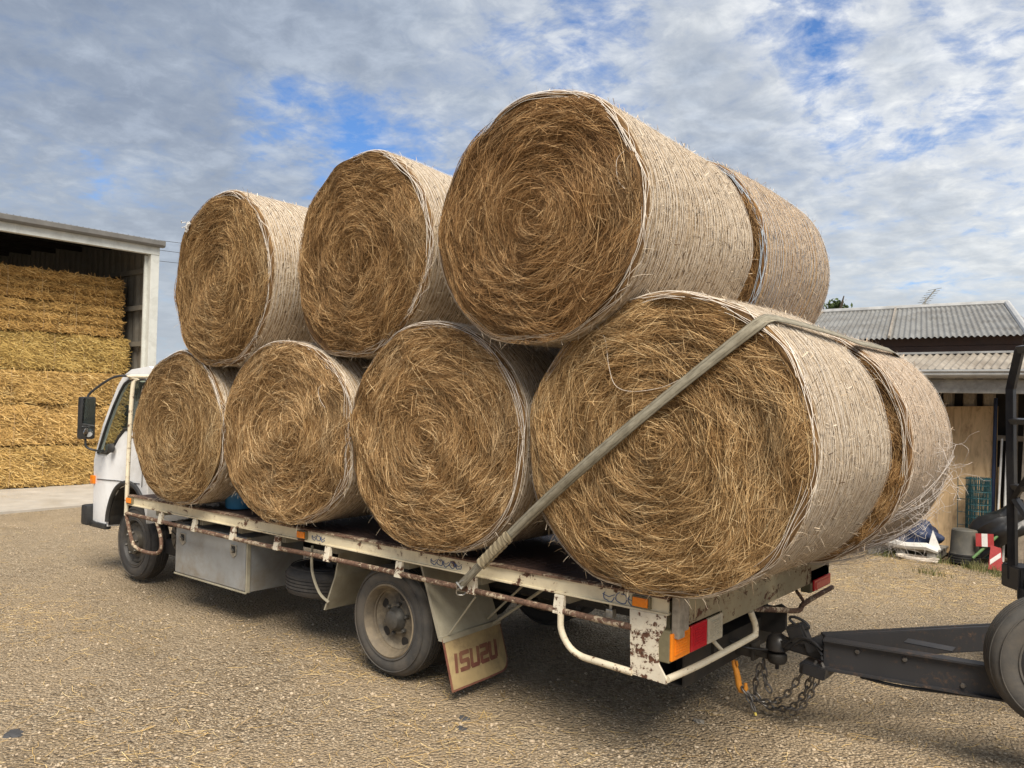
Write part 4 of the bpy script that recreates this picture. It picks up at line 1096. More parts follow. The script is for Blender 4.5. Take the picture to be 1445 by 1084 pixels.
# ------------------------------------------------------------------ trailer
def trailer():
    ap = Vector((.42, 1.13, .50)); nr = Vector((1.42, 1.335, .485)); fr = Vector((1.45, 2.42, .545))
    T2 = empty('trailer', (1.5, 2.3, 0), 'black steel trailer with A-frame drawbar hitched behind the truck', 'trailer')
    def P(mb, name, mat, smooth=False, parent=None):
        o = mb.build(name, mat, smooth=smooth)
        if parent is None: hang(o, T2)
        else: o.parent = parent
        return o
    ax = Vector((.77, .64, 0)).normalized(); pe = Vector((.64, -.77, 0)).normalized()
    def chan(a, b, h, w, lip):
        mb = MB(); d = (b-a).normalized(); s = d.cross(Vector((0, 0, 1))).normalized()
        mb.beam(a, b, w, h, .004)
        for z in (h/2, -h/2): mb.beam(a+Vector((0, 0, z))+s*lip*.5, b+Vector((0, 0, z))+s*lip*.5, w+lip, .012, .002)
        return mb
    P(chan(ap, nr, .165, .05, .03), 'drawbar', M['trailer_bar']); P(chan(ap+Vector((-.02, .04, .02)), fr, .15, .05, -.03), 'drawbar', M['trailer_bar'])
    for q in (.18, .42, .70):
        bl = MB(); cc = ap.lerp(nr, q); bl.lathe([(0, -.012), (.012, -.012), (.015, -.008), (.015, 0), (0, 0)], cc+Vector((.006, -.026, .045-.09*(q > .5))), 'y', 6); P(bl, 'bolt', M['chain'])
    br = MB(); br.tube([(.62, 1.145, .40), (.80, 1.18, .385), (1.0, 1.22, .39), (1.3, 1.30, .40)], .009, 6, spline=4); P(br, 'brake_line', M['cable'])
    p = MB(); p.box(.80, 1.05, 1.36, 1.46, .583, .589, 0); P(p, 'gusset', M['trailer'])
    # coupling
    c = MB(); c.lathe([(0, .085), (.03, .083), (.058, .062), (.068, .03), (.068, -.012), (.058, -.02), (0, -.02)], (.105, 1.23, .445), 'z', 24)
    c.beam((.105, 1.23, .485), (.42, 1.18, .475), .085, .06, .012); c.obox((.245, 1.22, .545), (.05, 0, .02), (0, .045, 0), (-.03, 0, .065), .012); c.obox((.36, 1.19, .53), (.05, .01, .03), (0, .05, 0), (-.012, 0, .035), .008)
    c.box(.30, .46, 1.06, 1.26, .37, .43, .006); c.beam((.33, 1.05, .415), (.46, 1.05, .40), .05, .07, .006)
    for k in range(3): c.tube([(.16+.05*k, 1.17, .47), (.24+.05*k, 1.15, .54), (.34+.03*k, 1.12, .56-.03*k), (.42, 1.10, .52-.03*k)], .007, 6, spline=4)
    P(c, 'coupling', M['trailer'], True)
    l = MB(); pts = []
    for k in range(14):
        a = 2*PI*k/14; pts.append((.245+.062*math.cos(a)*.95, 1.21+.0*a, .625+.024*math.sin(a)-.25*.062*math.cos(a)))
    l.tube(pts, .009, 8, closed=True, spline=2); P(l, 'coupling_handle', M['trailer'], True)
    # spare wheel on the near drawbar
    ctr = Vector((1.600, 1.215, .655)); R = .345
    tb, rb, hb, hl, db = wheel('w', 0, 0, 0, R, .21, .195, -1, None, False)
    st = MB(); st.lathe([(.176, -.009), (.181, -.009), (.181, -.004), (.176, -.004)], (0, 0, 0), 'y', 64)
    an = math.radians(24); ca, sa = math.cos(an), math.sin(an)
    def put(mb): mb.v = [(ctr.x+x*ca-y*sa, ctr.y+x*sa+y*ca, ctr.z+z) for x, y, z in mb.v]
    pl = MB(); pl.lathe([(0, .012), (.10, .008), (.186, -.002), (.190, .004), (.19, .02), (0, .02)], (0, 0, 0), 'y', 48)
    for q in (tb, rb, st, pl): put(q)
    w = P(rb, 'spare_wheel', M['trailer'], True); P(tb, 'tyre', M['rubber_wall'], True, w); P(st, 'rim_stripe', M['yellow'], parent=w); P(pl, 'wheel_disc', M['trailer'], True, w)
    k = MB(); k.beam((1.40, 1.40, .5), (1.56, 1.30, .66), .05, .06); P(k, 'wheel_bracket', M['trailer'])
    # headboard frame
    f = MB(); c0 = Vector((1.106, 3.262, .70)); 
    def pt(s, z, fwd=0): return c0+pe*s+Vector((0, 0, z-.70))-ax*fwd
    Lh = 2.3
    def bar(a, b, w=.055, h=.055): f.beam(a, b, w, h, .004, up=(.3, .9, .2))
    bar(pt(-.01, .70), pt(-.055, 1.87)); bar(pt(-.055, 1.87), pt(-.06, 2.12)); bar(pt(-.06, 2.11), pt(.04, 2.40)); bar(pt(.03, 2.40), pt(Lh-.03, 2.40)); bar(pt(Lh, .70), pt(Lh, 2.12)); bar(pt(Lh, 2.11), pt(Lh-.1, 2.40))
    bar(pt(-.05, 1.87), pt(Lh, 1.87), .04, .05); bar(pt(-.03, 1.27), pt(.62, 2.0), .035, .06); bar(pt(-.03, 1.385), pt(Lh, 1.37), .04, .045); bar(pt(0, 1.30), pt(.5, .9), .035, .05)
    P(f, 'headboard', M['trailer'])
    b = MB(); b.obox(c0+pe*Lh/2+ax*2.1+Vector((0, 0, .0)), ax*2.1, pe*(Lh/2+.02), (0, 0, .035), .01)
    b.obox(c0+pe*.0+ax*.05+Vector((0, 0, .02)), ax*.08, pe*.11, (0, 0, .085), .01); b.lathe([(0, -.05), (.035, -.05), (.035, .03), (0, .03)], c0+pe*.10+Vector((0, 0, -.07)), 'z', 16)
    for s in (.6, 1.7): b.beam(c0+pe*s+Vector((0, 0, -.12)), c0+pe*s+ax*4.1+Vector((0, 0, -.12)), .06, .15)
    P(b, 'tray', M['trailer'])
    for s, o_ in ((Lh-.02, 1), (.02, -1)):
        for q in (2.4, 3.25):
            tb, rb, hb, hl, db = wheel('w', 0, 0, 0, .34, .2, .19, -1, None, False)
            cc = c0+pe*s+ax*q; an2 = math.atan2(ax.y, ax.x)+(0 if o_ > 0 else PI)
            for m in (tb, rb, db): m.v = [(cc.x+x*math.cos(an2)-y*math.sin(an2), cc.y+x*math.sin(an2)+y*math.cos(an2), .34+z) for x, y, z in m.v]
            w = P(rb, 'wheel', M['rim_dark'], True); P(tb, 'tyre', M['rubber'], True, w); P(db, 'rim_disc', M['rim_dark'], True, w)
    return c0, ax, pe
c0, axT, peT = trailer()
def chains():
    def chain(name, pts, label, hookpts=None, tip=None):
        root = empty(name, pts[0], label, 'chain', 'safety chains at the hitch'); mb = MB(); P = [Vector(p) for p in pts]
        # resample
        seg = []; step = .050; cur = P[0]; acc = 0; out = [P[0]]
        for a, b in zip(P, P[1:]):
            d = (b-a).length; t = step-acc
            while t <= d: out.append(a+(b-a)*t/d); t += step
            acc = d-(t-step)
        for i, (a, b) in enumerate(zip(out, out[1:])):
            t = (b-a).normalized(); ref = Vector((0, 1, 0)) if abs(t.y) < .9 else Vector((1, 0, 0)); s = t.cross(ref).normalized(); u = s.cross(t)
            side = s if i % 2 else u; c = (a+b)/2; L = []
            for k in range(12):
                q = 2*PI*k/12; L.append(c+t*(.033*math.cos(q))+side*(.0165*math.sin(q)))
            mb.tube(L, .0058, 7, closed=True)
        hang(mb.build('links', M['chain'], smooth=True), root)
        return root
    c1 = chain('safety_chain', [(.305, 1.1, .36), (.265, 1.1, .29), (.213, 1.12, .208), (.135, 1.15, .135), (.069, 1.18, .107), (-.008, 1.2, .097), (-.045, 1.2, .101), (-.085, 1.2, .140), (-.10, 1.2, .16)], 'slack steel safety chain with orange hook hanging under the hitch')
    h = MB(); h.tube([(-.172, 1.2, .335), (-.163, 1.2, .29), (-.148, 1.2, .255), (-.135, 1.2, .205), (-.128, 1.2, .165), (-.112, 1.2, .132), (-.092, 1.2, .132), (-.080, 1.2, .155), (-.082, 1.2, .185)], [.009, .015, .019, .020, .020, .021, .018, .014, .009], 10)
    h.tube([(-.148, 1.2, .255), (-.135, 1.19, .29), (-.142, 1.19, .315)], .007, 8)
    hang(h.build('chain_hook', M['hook'], smooth=True), c1)
    h = MB(); h.tube([(-.183, 1.2, .405), (-.171, 1.2, .33), (-.14, 1.2, .26)], .004, 6, spline=4); hang(h.build('lanyard', M['cable']), c1)
    chain('safety_chain', [(.35, 1.14, .36), (.30, 1.16, .22), (.22, 1.19, .11), (.10, 1.24, .055), (.0, 1.26, .06), (-.05, 1.26, .12), (-.03, 1.25, .24), (.0, 1.25, .33)], 'second slack chain looped lower, behind the orange hook chain')
    c2 = chain('safety_chain', [(.417, 1.06, .42), (.40, 1.06, .337), (.37, 1.08, .266), (.329, 1.1, .193), (.275, 1.12, .125), (.2, 1.15, .07)], 'grey safety chain hanging from shackle on the near drawbar')
    h = MB(); h.tube([(.40, 1.06, .46), (.385, 1.06, .42), (.40, 1.06, .385), (.43, 1.06, .385), (.445, 1.06, .42), (.43, 1.06, .46)], .009, 8, spline=4); hang(h.build('shackle', M['chain'], smooth=True), c2)
    c3 = chain('safety_chain', [(-.10, 1.19, .155), (-.072, 1.19, .13), (-.05, 1.185, .10), (-.03, 1.18, .07), (-.012, 1.18, .035)], 'short chain end with yellow tip below the orange hook')
    h = MB(); h.tube([(-.014, 1.18, .032), (-.004, 1.18, .008)], .008, 8); hang(h.build('yellow_tip', M['yellow']), c3)
    chain('safety_chain', [(.012, 1.25, .34), (.015, 1.25, .27), (.031, 1.25, .19), (.06, 1.25, .15), (.09, 1.25, .13)], 'dark chain hanging straight below the tow ball')
chains()
bc = c0+axT*.85+peT*.95
bale('TB', bc.x, .74+.74, bc.y-.6, .74, .74, 'greyish round hay bale resting on the black trailer behind its headboard', seed=31, nstr=2500, nside=4000, ncol=(.80, .74, .70), group='round hay bales on the trailer')
B['TB'][0].rotation_euler = (0, 0, math.radians(40))

# ------------------------------------------------------------------ hay shed with square bales (left)
def hay_shed():
    S = empty('hay_shed', (-18, 0, 0), 'open-fronted cream steel hay shed with grey gutter stacked with straw bales', 'shed')
    def P(mb, name, mat, smooth=False, parent=None):
        o = mb.build(name, mat, smooth=smooth); hang(o, S) if parent is None else setattr(o, 'parent', parent); return o
    X = -14.5
    p = MB(); p.box(X-.12, X+.02, 4.56, 4.74, 0, 4.80, .006); p.box(X-.16, X-.12, 4.50, 4.64, 0, 4.78); P(p, 'post', M['shed_white'])
    for y in (-1.9, -8.4): p = MB(); p.box(X-.12, X+.02, y-.09, y+.09, 0, 4.80, .006); P(p, 'post', M['shed_white'])
    f = MB(); f.box(X-.10, X+.03, -8.5, 4.74, 4.80, 4.975, .006); P(f, 'fascia_beam', M['shed_white'])
    g = MB(); g.prism([(X+.03, 4.96), (X+.12, 4.965), (X+.15, 5.0), (X+.15, 5.085), (X+.135, 5.095), (X+.03, 5.09)], -8.5, 4.80, .0, 'y'); P(g, 'gutter', M['gutter'])
    # corrugated roof sheet
    N = 240; V = []; F = []
    ys = np.linspace(-8.5, 4.78, N)
    for x, z in ((X+.06, 5.10), (X-9, 5.75)):
        for k, y in enumerate(ys): V.append((x, y, z+.018*math.cos(k*PI)))
    F = [(k, k+1, N+k+1, N+k) for k in range(N-1)]
    o = make_obj('roof', V, F, M['gutter']); hang(o, S)
    r = MB()
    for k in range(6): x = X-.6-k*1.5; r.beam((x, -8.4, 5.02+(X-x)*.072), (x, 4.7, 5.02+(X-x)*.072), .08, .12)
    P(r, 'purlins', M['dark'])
    # side wall, ribbed
    V = []; n = 90; xs = np.linspace(X-.16, X-9, n)
    for k, x in enumerate(xs):
        off = .0 if k % 3 else .03
        V += [(x, 4.70+off, 0), (x, 4.70+off, 5.13+(X-x)*.072)]
    F = [(2*k, 2*k+1, 2*k+3, 2*k+2) for k in range(n-1)]
    o = make_obj('side_wall', V, F, M['shed_tin']); hang(o, S)
    q = MB()
    for z in (2.05, 2.95, 3.72, 4.50): q.box(X-9, X-.12, 4.60, 4.68, z-.05, z+.05)
    P(q, 'girts', M['shed_tin'])
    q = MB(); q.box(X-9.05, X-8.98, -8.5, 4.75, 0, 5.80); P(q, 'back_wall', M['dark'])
    q = MB(); q.box(X-9, X-.16, -8.5, -8.44, 0, 5.0); P(q, 'end_wall', M['shed_tin'])
hay_shed()
def square_bale(y0, y1, z0, z1, xf, label, seed, col, layers=1):
    g = np.random.default_rng(seed)
    root = empty('square_bale', (xf-.6, (y0+y1)/2, z0), label, 'straw bale', 'square straw bales stacked in the hay shed')
    ly, lz, dx = y1-y0, z1-z0, 1.2
    # lumpy front and ends: grid box
    bm = bmesh.new(); bmesh.ops.create_cube(bm, size=1); bmesh.ops.subdivide_edges(bm, edges=bm.edges[:], cuts=15, use_grid_fill=True)
    ph = g.uniform(0, 6.28, 8)
    def disp(u, v):
        d = .03*math.sin(u*7+ph[0])+.025*math.sin(v*9+u*3+ph[1])+.015*math.sin(u*19+v*7+ph[2])
        for t in np.linspace(-.5, .5, layers+1)[1:-1]: d -= .075*math.exp(-((v/lz-t)*lz/.035)**2)
        return d
    for v in bm.verts:
        x, y, z = v.co
        rx = (abs(y*2)**8+abs(z*2)**8)
        sx = 1-.10*min(1, rx)
        nx = x*dx*sx; ny = y*ly*(1-.02*abs(z*2)**6); nz = z*lz*.975
        if x > .45: nx += disp(ny, nz)
        if abs(y) > .48: ny += math.copysign(1, y)*.6*disp(nx*2, nz)
        v.co = (nx, ny, nz)
    mb = MB(); mb.bm(bm)
    V = np.array(mb.v); F = np.array(mb.f); mi = [0]*len(F)
    n = 2600; K = 3; yy = g.uniform(-ly/2, ly/2, n); zz = g.uniform(-lz/2*.96, lz/2*.97, n); L = g.uniform(.05, .20, n); a = np.where(g.random(n) < .6, g.normal(0, .5, n), g.uniform(-1.6, 1.6, n))
    xx = np.array([dx/2*(1-.10*min(1, abs(2*p/ly)**8+abs(2*q/lz)**8))+disp(p, q) for p, q in zip(yy, zz)]); w = g.uniform(.003, .006, n); out = g.uniform(.0, .05, n)
    pts = np.empty((n, K, 3)); Wd = np.empty((n, K, 3))
    for k in range(K):
        u = k/(K-1)-.5; pts[:, k] = np.stack([xx+.006+out*(u+.5), yy+np.cos(a)*L*u, zz+np.sin(a)*L*u-.02*(u+.5)], -1); Wd[:, k] = np.stack([0*a, -np.sin(a), np.cos(a)], -1)*w[:, None]
    v, f = ribbons(pts, Wd); tone = np.concatenate([np.zeros(len(V)), np.repeat(np.clip(g.normal(.5, .2, n), 0, 1), K*2)])
    # end straws
    F = np.vstack([F, f+len(V)]); V = np.vstack([V, v]); mi += [1]*len(f)
    o = make_obj('straw', V, F, [M['gold_bed'], M['gold_straw']], root, (0, 0, lz/2), False, mi, tone); o.color = (*col, 1)
    # baling twine round the bale
    for k in range(4):
        t = MB(); y = -ly/2+ly*(k+.6)/4.2
        t.tube([(dx/2+.02, y, -lz/2+.02), (dx/2+.035, y+.01, 0), (dx/2+.02, y, lz/2-.02)], .004, 5, spline=3)
        t.build('twine', M['pole_wood'], root, (0, 0, lz/2))
rows = [(1.95, 4.40, .02, .83, (1.0, .98, .92), 1, 'golden square straw bale at the bottom of the shed stack'), (2.0, 4.45, .84, 1.64, (1.05, 1.0, .95), 1, 'golden square straw bale second from the bottom of the stack'),
        (1.90, 4.58, 1.65, 2.31, (1.0, .96, .9), 1, 'square straw bale third from bottom, jutting at its right end'), (2.13, 4.55, 2.32, 3.07, (.98, 1.0, .86), 1, 'greenish-yellow square bale fourth from bottom of the stack'),
        (1.85, 4.42, 3.08, 3.70, (.93, .84, .72), 3, 'brownish layered square bale just under the topmost one'), (1.8, 4.38, 3.71, 4.32, (.86, .74, .60), 3, 'brown layered square bale topmost in the hay shed stack')]
for i, (a, b_, z0, z1, c, ly, lab) in enumerate(rows): square_bale(a, b_, z0, z1, -15.3+(.05 if i < 3 else 0), lab, 50+i, c, ly)
square_bale(-.35, 2.07, 2.32, 3.07, -15.34, 'golden square bale only peeping in at the left photo edge', 61, (.9, .85, .8))

for i, (z0, z1, y1_, lab) in enumerate(((.02, .83, 1.88, 'bottom square bale of the second column, just left of the photo edge'), (.84, 1.64, 1.93, 'second square bale up in the second column, left of the photo edge'), (1.65, 2.31, 1.84, 'third square bale up in the second column, left of the photo edge'),
                                        (3.08, 3.70, 1.80, 'brownish fifth square bale up in the second column, left of the photo edge'), (3.71, 4.32, 1.74, 'brown topmost square bale of the second column, left of the photo edge'))):
    square_bale(-.5, y1_, z0, z1, -15.33, lab, 70+i, (1, .95, .88) if i < 3 else (.9, .78, .65), 1 if i < 3 else 3)
# ------------------------------------------------------------------ farm shed (right)
def corrugated(p00, p10, p01, p11, pitch=.076, amp=.016, stepn=6):
    """sheet between two edges: p00-p10 lower edge, p01-p11 upper edge; ribs run lower to upper"""
    a, b, c, d = map(Vector, (p00, p10, p01, p11)); L = (b-a).length; n = max(8, int(L/pitch*6)); nrm = (b-a).cross(c-a).normalized()
    if nrm.z < 0: nrm = -nrm
    V = []; F = []
    for k in range(n+1):
        t = k/n; o = nrm*(amp*math.cos(2*PI*t*L/pitch))
        for s in range(stepn+1): V.append((a.lerp(b, t)).lerp(c.lerp(d, t), s/stepn)+o)
    m = stepn+1
    for k in range(n):
        for s in range(stepn): F.append((k*m+s, (k+1)*m+s, (k+1)*m+s+1, k*m+s+1))
    return V, F
def farm_shed():
    S = empty('farm_shed', (-3, 9, 0), 'old timber farm shed with corrugated iron roof and open lean-to', 'shed')
    def P(mb, name, mat, smooth=False, parent=None):
        o = mb.build(name, mat, smooth=smooth); hang(o, S) if parent is None else setattr(o, 'parent', parent); return o
    x0, x1 = -8.0, 4.5
    V, F = corrugated((x0, 8.72, 2.955), (.58, 8.72, 2.955), (x0-.72, 12, 3.755), (-.13, 12, 3.755), .076, .013)
    o = make_obj('main_roof', V, F, M['roof_tin'], smooth=True); hang(o, S)
    r = MB(); r.add([(.57, 8.72, 2.955), (-.12, 12, 3.755), (x0, 12, 3.755), (x0, 15.3, 2.955), (.57, 15.3, 2.955)], [(0, 1, 4), (1, 2, 3, 4)]); P(r, 'rear_roof', M['roof_tin'])
    c = MB(); c.tube([(x0, 12, 3.765), (-.12, 12, 3.765)], .055, 8); c.tube([(-.12, 12, 3.765), (.57, 8.70, 2.965)], .05, 8)
    for k in range(9): pass
    P(c, 'ridge_cap', M['gutter_light'], True)
    s_ = MB()
    for (x, z) in ((-2.45, .0), (-1.15, .0)): s_.tube([(x, 8.72, 2.978), (x-.715, 12, 3.778)], .022, 6)
    P(s_, 'sheet_lap', M['roof_tin2'])
    w = MB(); w.box(x0, .48, 8.88, 8.94, 2.845, 2.965); w.box(x0, .48, 8.87, 8.925, 2.76, 2.84); P(w, 'fascia_boards', M['brown_board'])
    w = MB(); w.box(x0, x1, 8.78, 8.88, 2.725, 2.755, .004); P(w, 'flashing', M['gutter_light'])
    V, F = corrugated((x0, 7.80, 2.46), (x1, 7.80, 2.46), (x0, 8.86, 2.735), (x1, 8.86, 2.735), .090, .016)
    o = make_obj('lean_to_roof', V, F, M['roof_tin2'], smooth=True); hang(o, S)
    g = MB(); pr = [(7.95, 2.355), (7.86, 2.35), (7.80, 2.375), (7.785, 2.40), (7.80, 2.415), (7.78, 2.44), (7.785, 2.465), (7.80, 2.465), (7.80, 2.43), (7.95, 2.43)]
    g.prism(pr, x0, x1, 0, 'x'); P(g, 'gutter', M['gutter_light'])
    b = MB(); b.box(x0, x1, 7.95, 8.07, 2.165, 2.345, .008); P(b, 'front_beam', M['beam'])
    for x in (-6.0, -3.2, 1.35, 4.3): b = MB(); b.tube([(x, 8.02, 0), (x+.02, 8.02, 2.2)], [.085, .075], 12); P(b, 'post', M['slab'], True)
    bw = MB(); bw.box(x0, x1, 9.02, 9.08, 0, 2.9); bw.box(x0, x0+.05, 8.0, 9.0, 0, 2.3); P(bw, 'back_wall', M['dark'])
    g_ = random.Random(9); x = -7.8; sl = MB()
    while x < 4.4:
        w_ = g_.uniform(.09, .17); sl.tube([(x, 8.98, 0), (x+g_.uniform(-.02, .02), 8.98, 2.75)], [w_*.55, w_*.5], 8); x += w_+g_.uniform(.07, .2)
    P(sl, 'slab_posts', M['slab'], True)
    rb = MB(); rb.box(x0, x1, 8.88, 8.93, 1.55, 1.62); P(rb, 'rail', M['slab'])
    mb = MB(); mb.box(x0, .45, 14.9, 15.0, 0, 2.95); mb.box(.40, .46, 9.1, 14.9, 0, 2.95); mb.box(x0, x0+.06, 9.1, 14.9, 0, 2.95); P(mb, 'main_wall', M['brown_board'])
    # aerial
    A = empty('tv_aerial', (-1.37, 12.0, 3.77), 'thin metal television aerial standing on the shed roof ridge', 'aerial')
    m = MB(); m.tube([(0, 0, 0), (0, 0, .16)], .012, 6); m.build('mast', M['latch'], A)
    m = MB(); m.tube([(-.30, 0, .02), (.02, 0, .04)], .009, 6); m.tube([(-.06, 0, .03), (.16, .0, .30)], .012, 6); 
    m.build('boom', M['latch'], A)
    m = MB()
    for k in range(7):
        c = Vector((-.05+.033*k, 0, .04+.042*k)); m.tube([c+Vector((-.12, .05, 0)), c+Vector((.12, -.05, 0.02))], .005, 5)
    m.build('elements', M['latch'], A)
farm_shed()
def shed_clutter():
    def one(mb, name, mat, label, cat, loc=(0, 0, 0), smooth=False, group=None):
        o = mb.build(name, mat, None, loc, smooth=smooth); return tag(o, label, cat, group)
    # plywood sheet leaning back against the slabs
    m = MB(); m.obox((-.36, 8.66, 1.01), (.585, .02, .02), (0, .006, .0006), (-.02, .19, .985), .002)
    one(m, 'plywood_sheet', M['ply'], 'tall weathered plywood sheet leaning inside the lean-to', 'plywood')
    # wire netting roll
    m = MB(); cx, cy = .07, 8.33
    for r in (.145, .125, .10):
        for k in range(13): z = .06+k*.083; m.tube([(r*math.cos(a), r*math.sin(a), z) for a in np.linspace(0, 2*PI, 18)[:-1]], .0042, 4, closed=True)
        for k in range(30): a = 2*PI*k/30+r*9; m.tube([(r*math.cos(a), r*math.sin(a), .04), (r*math.cos(a+.1), r*math.sin(a+.1), .55), (r*math.cos(a), r*math.sin(a), 1.075)], .003, 4)
    m.tube([(-.145, -.02, .05), (-.24, .0, .06), (-.24, .0, 1.06), (-.145, -.02, 1.05)], .005, 5)
    for k in range(6): m.tube([(-.145, -.02, .1+.17*k), (-.24, 0, .1+.17*k)], .0042, 4)
    one(m, 'wire_netting_roll', M['wire_green'], 'upright roll of dark green wire netting before the plywood', 'wire roll', (cx, cy, .0))
    # upturned tub
    r = empty('rubber_tub', (-.03, 8.02, 0), 'dusty black rubber tub upside down on the ground', 'tub')
    m = MB(); m.lathe([(0, .425), (.135, .425), (.150, .41), (.168, .13), (.175, .12)], (0, 0, 0), 'z', 36, closed=False); m.build('body', M['tub'], r, smooth=True)
    m = MB()
    for k in range(4): m.lathe([(.17, .005+k*.03), (.190-.003*k, .008+k*.03), (.190-.003*k, .026+k*.03), (.172, .03+k*.03)], (0, 0, 0), 'z', 36)
    m.build('rim', M['black_plastic'], r, smooth=True)
    # black plastic sheet heap
    bm = bmesh.new(); bmesh.ops.create_icosphere(bm, subdivisions=4, radius=1)
    for v in bm.verts:
        n = v.co.copy(); k = 1+.12*math.sin(n.x*5+n.z*4)+.10*math.sin(n.y*7+n.x*3)+.06*math.sin(n.z*11+n.y*5)
        v.co = Vector((n.x*.40*k, n.y*.24*k, max(-.5, n.z)*.34*k+.30+n.x*.30*k))
    m = MB(); m.bm(bm); one(m, 'plastic_sheet', M['tarp'], 'crumpled black plastic sheet heaped behind the rubber tub', 'plastic sheet', (.24, 8.22, .03), True)
    # striped marker boards
    m = MB()
    for k in range(3): m.prism([(-.09+k*.065, 0), (-.025+k*.065, 0), (-.025+k*.065, .16), (-.09+k*.065, .16)], -.012, .012, 0, 'y', 0 if k % 2 == 0 else 1)
    o = one(m, 'marker_board', [M['sign_red'], M['white_plastic']], 'red and white striped marker board lying behind the tub', 'marker board', (.215, 7.86, .25), group='red and white marker boards'); o.rotation_euler = (math.radians(-12), math.radians(-4), 0)
    m = MB(); m.prism([(-.09, 0), (.07, 0), (.05, .27), (-.06, .30)], -.012, .012, 0, 'y', 0); m.prism([(-.07, .06), (.045, .16), (.045, .22), (-.07, .12)], -.015, -.0125, 0, 'y', 1)
    o = one(m, 'marker_board', [M['sign_red'], M['white_plastic']], 'broken red board with one white band, on the ground by the trailer', 'marker board', (.37, 7.72, .0), group='red and white marker boards'); o.rotation_euler = (math.radians(-14), 0, math.radians(12))
    # pallet with navy tarp and white plastic
    r = empty('pallet', (-.72, 8.15, 0), 'low grey timber pallet on the ground under the lean-to', 'pallet')
    m = MB()
    for k in range(5): m.box(-.42, .42, -.36+k*.16, -.26+k*.16, .10, .118)
    m.build('deck_boards', M['beam'], r); m = MB()
    for k in range(3): m.box(-.42+k*.36, -.32+k*.36, -.36, .40, .0, .098)
    m.build('bearers', M['beam'], r)
    def heap(sx, sy, sz, seed, fold=6):
        bm = bmesh.new(); bmesh.ops.create_icosphere(bm, subdivisions=4, radius=1); g = np.random.default_rng(seed); p = g.uniform(0, 6, 6)
        for v in bm.verts:
            n = v.co; k = 1+.14*math.sin(n.x*fold+p[0])+.12*math.sin(n.z*fold*1.4+n.x*3+p[1])+.09*math.sin(n.y*fold*1.7+p[2])
            v.co = Vector((n.x*sx*k, n.y*sy*k, max(-.15, n.z)*sz*k))
        m = MB(); m.bm(bm); return m
    one(heap(.36, .26, .27, 4), 'tarp', M['tarp_blue'], 'folded navy tarpaulin piled on the low pallet', 'tarp', (-.66, 8.16, .19), True)
    m = MB(); m.tube([(-.42, -.2, .02), (-.2, -.25, .06), (.05, -.24, .03), (.3, -.26, .05), (.42, -.22, .0)], [.05, .06, .045, .05, .03], 8); m.add([(.30, -.2, .02), (.46, -.2, .02), (.34, -.1, .25)], [(0, 1, 2)])
    one(m, 'plastic_wrap', M['white_plastic'], 'crumpled white plastic wrap along the front of the pallet', 'plastic wrap', (-.72, 8.02, .13), True)
    m = MB(); g = np.random.default_rng(5)
    for k in range(7):
        a = g.uniform(0, 6.28); m.tube([(.22*math.cos(a+q*.9)*(1+.2*math.sin(q*2+k)), .10*math.sin(a+q*.9), .012+.012*k*.5) for q in range(8)], .004, 5, spline=4)
    one(m, 'twine_tangle', M['twine'], 'tangle of white net twine on ground before the pallet', 'twine', (-.52, 7.72, 0))
    g = np.random.default_rng(17); n = 520; K = 3; cl = np.array([(-.30, 7.85), (.20, 7.78), (.32, 7.62), (.10, 7.70), (-.95, 7.75), (.45, 7.4), (-.2, 6.9)])[g.integers(0, 7, n)]
    P_ = cl+g.normal(0, .07, (n, 2))*np.array([1.4, .7]); h = g.uniform(.03, .13, n); a = g.uniform(0, 6.28, n); pts = np.empty((n, K, 3)); Wd = np.empty((n, K, 3))
    for k in range(K):
        u = k/(K-1); pts[:, k] = np.stack([P_[:, 0]+np.cos(a)*h*.5*u*u, P_[:, 1]+np.sin(a)*h*.5*u*u, gz(P_[:, 0], P_[:, 1])+h*u], -1); Wd[:, k] = np.stack([np.ones(n), 0*a, 0*a], -1)*(.0035*(1-.8*u))
    v, f = ribbons(pts, Wd); mt = mat_straw('dry_green_grass', [(0., (.05, .07, .02)), (.5, (.13, .14, .05)), (1., (.30, .26, .12))])
    tag(make_obj('grass', v, f, mt, tone=np.repeat(g.uniform(0, 1, n), K*2)), 'sparse grass tufts at the foot of the farm shed clutter', 'grass', kind='stuff')
    for k, (x0, x1, z1, r_, lab) in enumerate(((.42, .40, 1.75, .03, 'grey timber length leaning right of the white poles'), (.53, .56, 1.95, .035, 'thick grey timber length leaning behind the headboard post'), (.62, .60, 1.5, .022, 'short dark timber length leaning inside the lean-to at right edge'))):
        m = MB(); m.beam((x0, 8.45, .0), (x1, 8.80, z1), r_*2, r_*1.4, .003); one(m, 'timber_length', M['slab' if k != 2 else 'dark'], lab, 'timber', group='timber lengths leaning in the lean-to')
    # poles leaning on the slabs
    def pole(a, b, r_, mat, label): m = MB(); m.tube([a, b], r_, 10); one(m, 'pole', M[mat], label, 'pole', smooth=True, group='poles leaning in the lean-to')
    pole((.275, 8.3, .02), (.28, 8.7, 1.58), .014, 'white_plastic', 'thin white pole left of another white pole, behind plywood edge')
    pole((.355, 8.3, .02), (.345, 8.7, 1.60), .018, 'white_plastic', 'white pole beside the trailer headboard post, right of its twin')
    pole((.33, 8.22, .02), (.245, 8.7, 1.20), .015, 'pole_wood', 'brown wooden broom handle leaning between the white poles')
    pole((.20, 8.5, .02), (.185, 8.82, 2.12), .024, 'tarp_blue', 'tall dark navy pole standing along the plywood edge')
    pole((.10, 7.80, .10), (.52, 8.1, .60), .018, 'green_paint', 'green pole propped low beside the striped board')
shed_clutter()

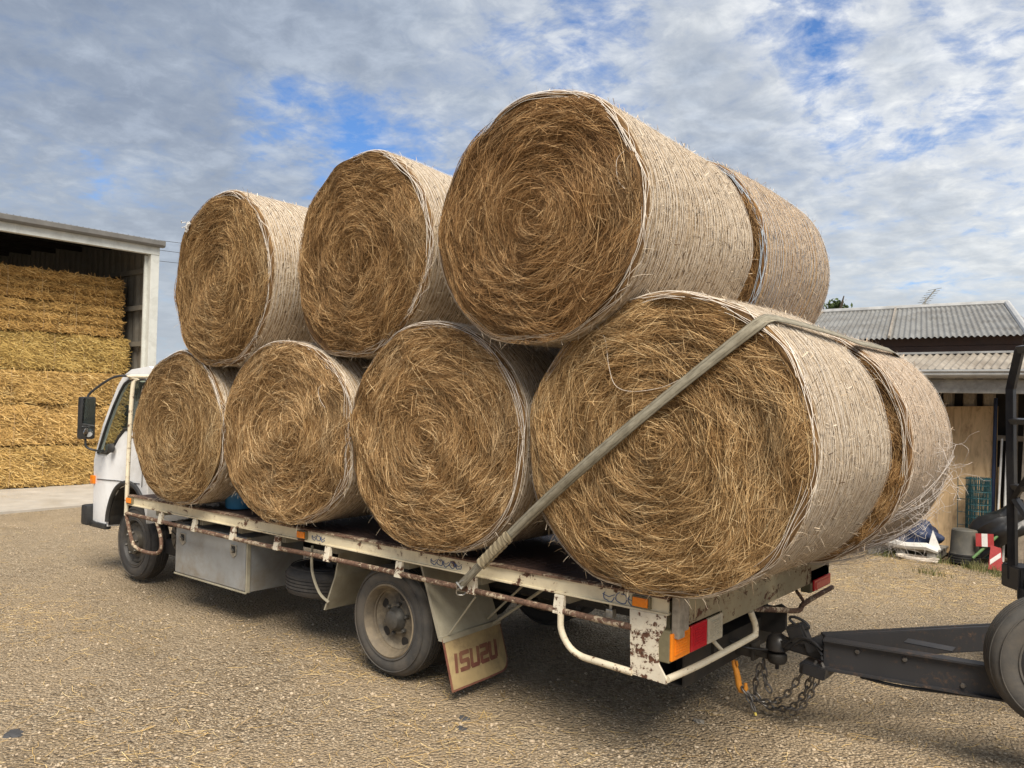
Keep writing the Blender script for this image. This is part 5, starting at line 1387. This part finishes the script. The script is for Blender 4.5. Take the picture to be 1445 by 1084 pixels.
# ------------------------------------------------------------------ trees beyond the shed and overhead wires
def tree(x, y, h, cr, label, seed):
    g = np.random.default_rng(seed)
    root = empty('tree', (x, y, 0), label, 'tree', 'trees beyond the farm shed')
    m = MB(); m.tube([(0, 0, 0), (.1, .05, h*.35), (.0, .1, h*.65), (.1, 0, h*.9)], [.28, .2, .12, .04], 10)
    for k in range(7):
        a = k*.9; z = h*(.4+.07*k); m.tube([(.05, .05, z), (cr*.45*math.cos(a), cr*.45*math.sin(a), z+h*.12), (cr*.75*math.cos(a), cr*.75*math.sin(a), z+h*.2)], [.09, .06, .02], 7)
    m.build('trunk', M['trunk'], root, smooth=True)
    # leaf clumps
    P = []
    for k in range(46):
        d = g.normal(0, 1, 3); d /= np.linalg.norm(d); r = g.uniform(.35, 1.0)
        c = np.array([d[0]*cr*r, d[1]*cr*r, h*.72+d[2]*h*.27*r]); s = g.uniform(.28, .6)*cr*.33
        P.append(c+g.normal(0, 1, (260, 3))*s*np.array([1, 1, .7]))
    P = np.vstack(P); n = len(P); a = g.normal(0, 1, (n, 3)); a /= np.linalg.norm(a, axis=1)[:, None]; b = np.cross(a, g.normal(0, 1, (n, 3))); b /= np.linalg.norm(b, axis=1)[:, None]; L = g.uniform(.06, .13, n)[:, None]
    V = np.stack([P-a*L, P+b*L*.4, P+a*L, P-b*L*.4], 1).reshape(-1, 3); F = np.arange(n*4).reshape(-1, 4)
    mt = bpy.data.materials.get('gum_leaf') or mat_straw('gum_leaf', [(0., (.018, .034, .010)), (.5, (.045, .075, .022)), (1., (.10, .125, .045))])
    make_obj('crown', V, F, mt, root, tone=np.repeat(np.clip(g.normal(.5, .25, n), 0, 1), 4))
tree(-8.3, 29.2, 6.15, 1.15, 'bushy dark green tree above the shed roof beside the hay', 1)
tree(-6.9, 30.4, 5.85, .75, 'small low tree top just showing over the shed ridge', 2)
for a, b_, lab in (((-43.84, 16.84, 10.64), (-37.19, 35.1, 10.4), 'highest thin overhead wire'), ((-43.8, 16.8, 10.1), (-37.19, 35.1, 9.7), 'middle thin overhead wire'), ((-43.8, 16.8, 9.45), (-37.19, 35.1, 9.25), 'lowest thin overhead wire')):
    m = MB(); A_, B_ = Vector(a), Vector(b_); A2 = A_-(B_-A_)*1.2; pts = []
    for k in range(13):
        p = A2.lerp(B_, k/12); pts.append(p)
    m.tube(pts, .014, 5); tag(m.build('power_line', M['cable']), lab+' crossing the sky beyond the hay shed', 'power line', 'overhead wires')
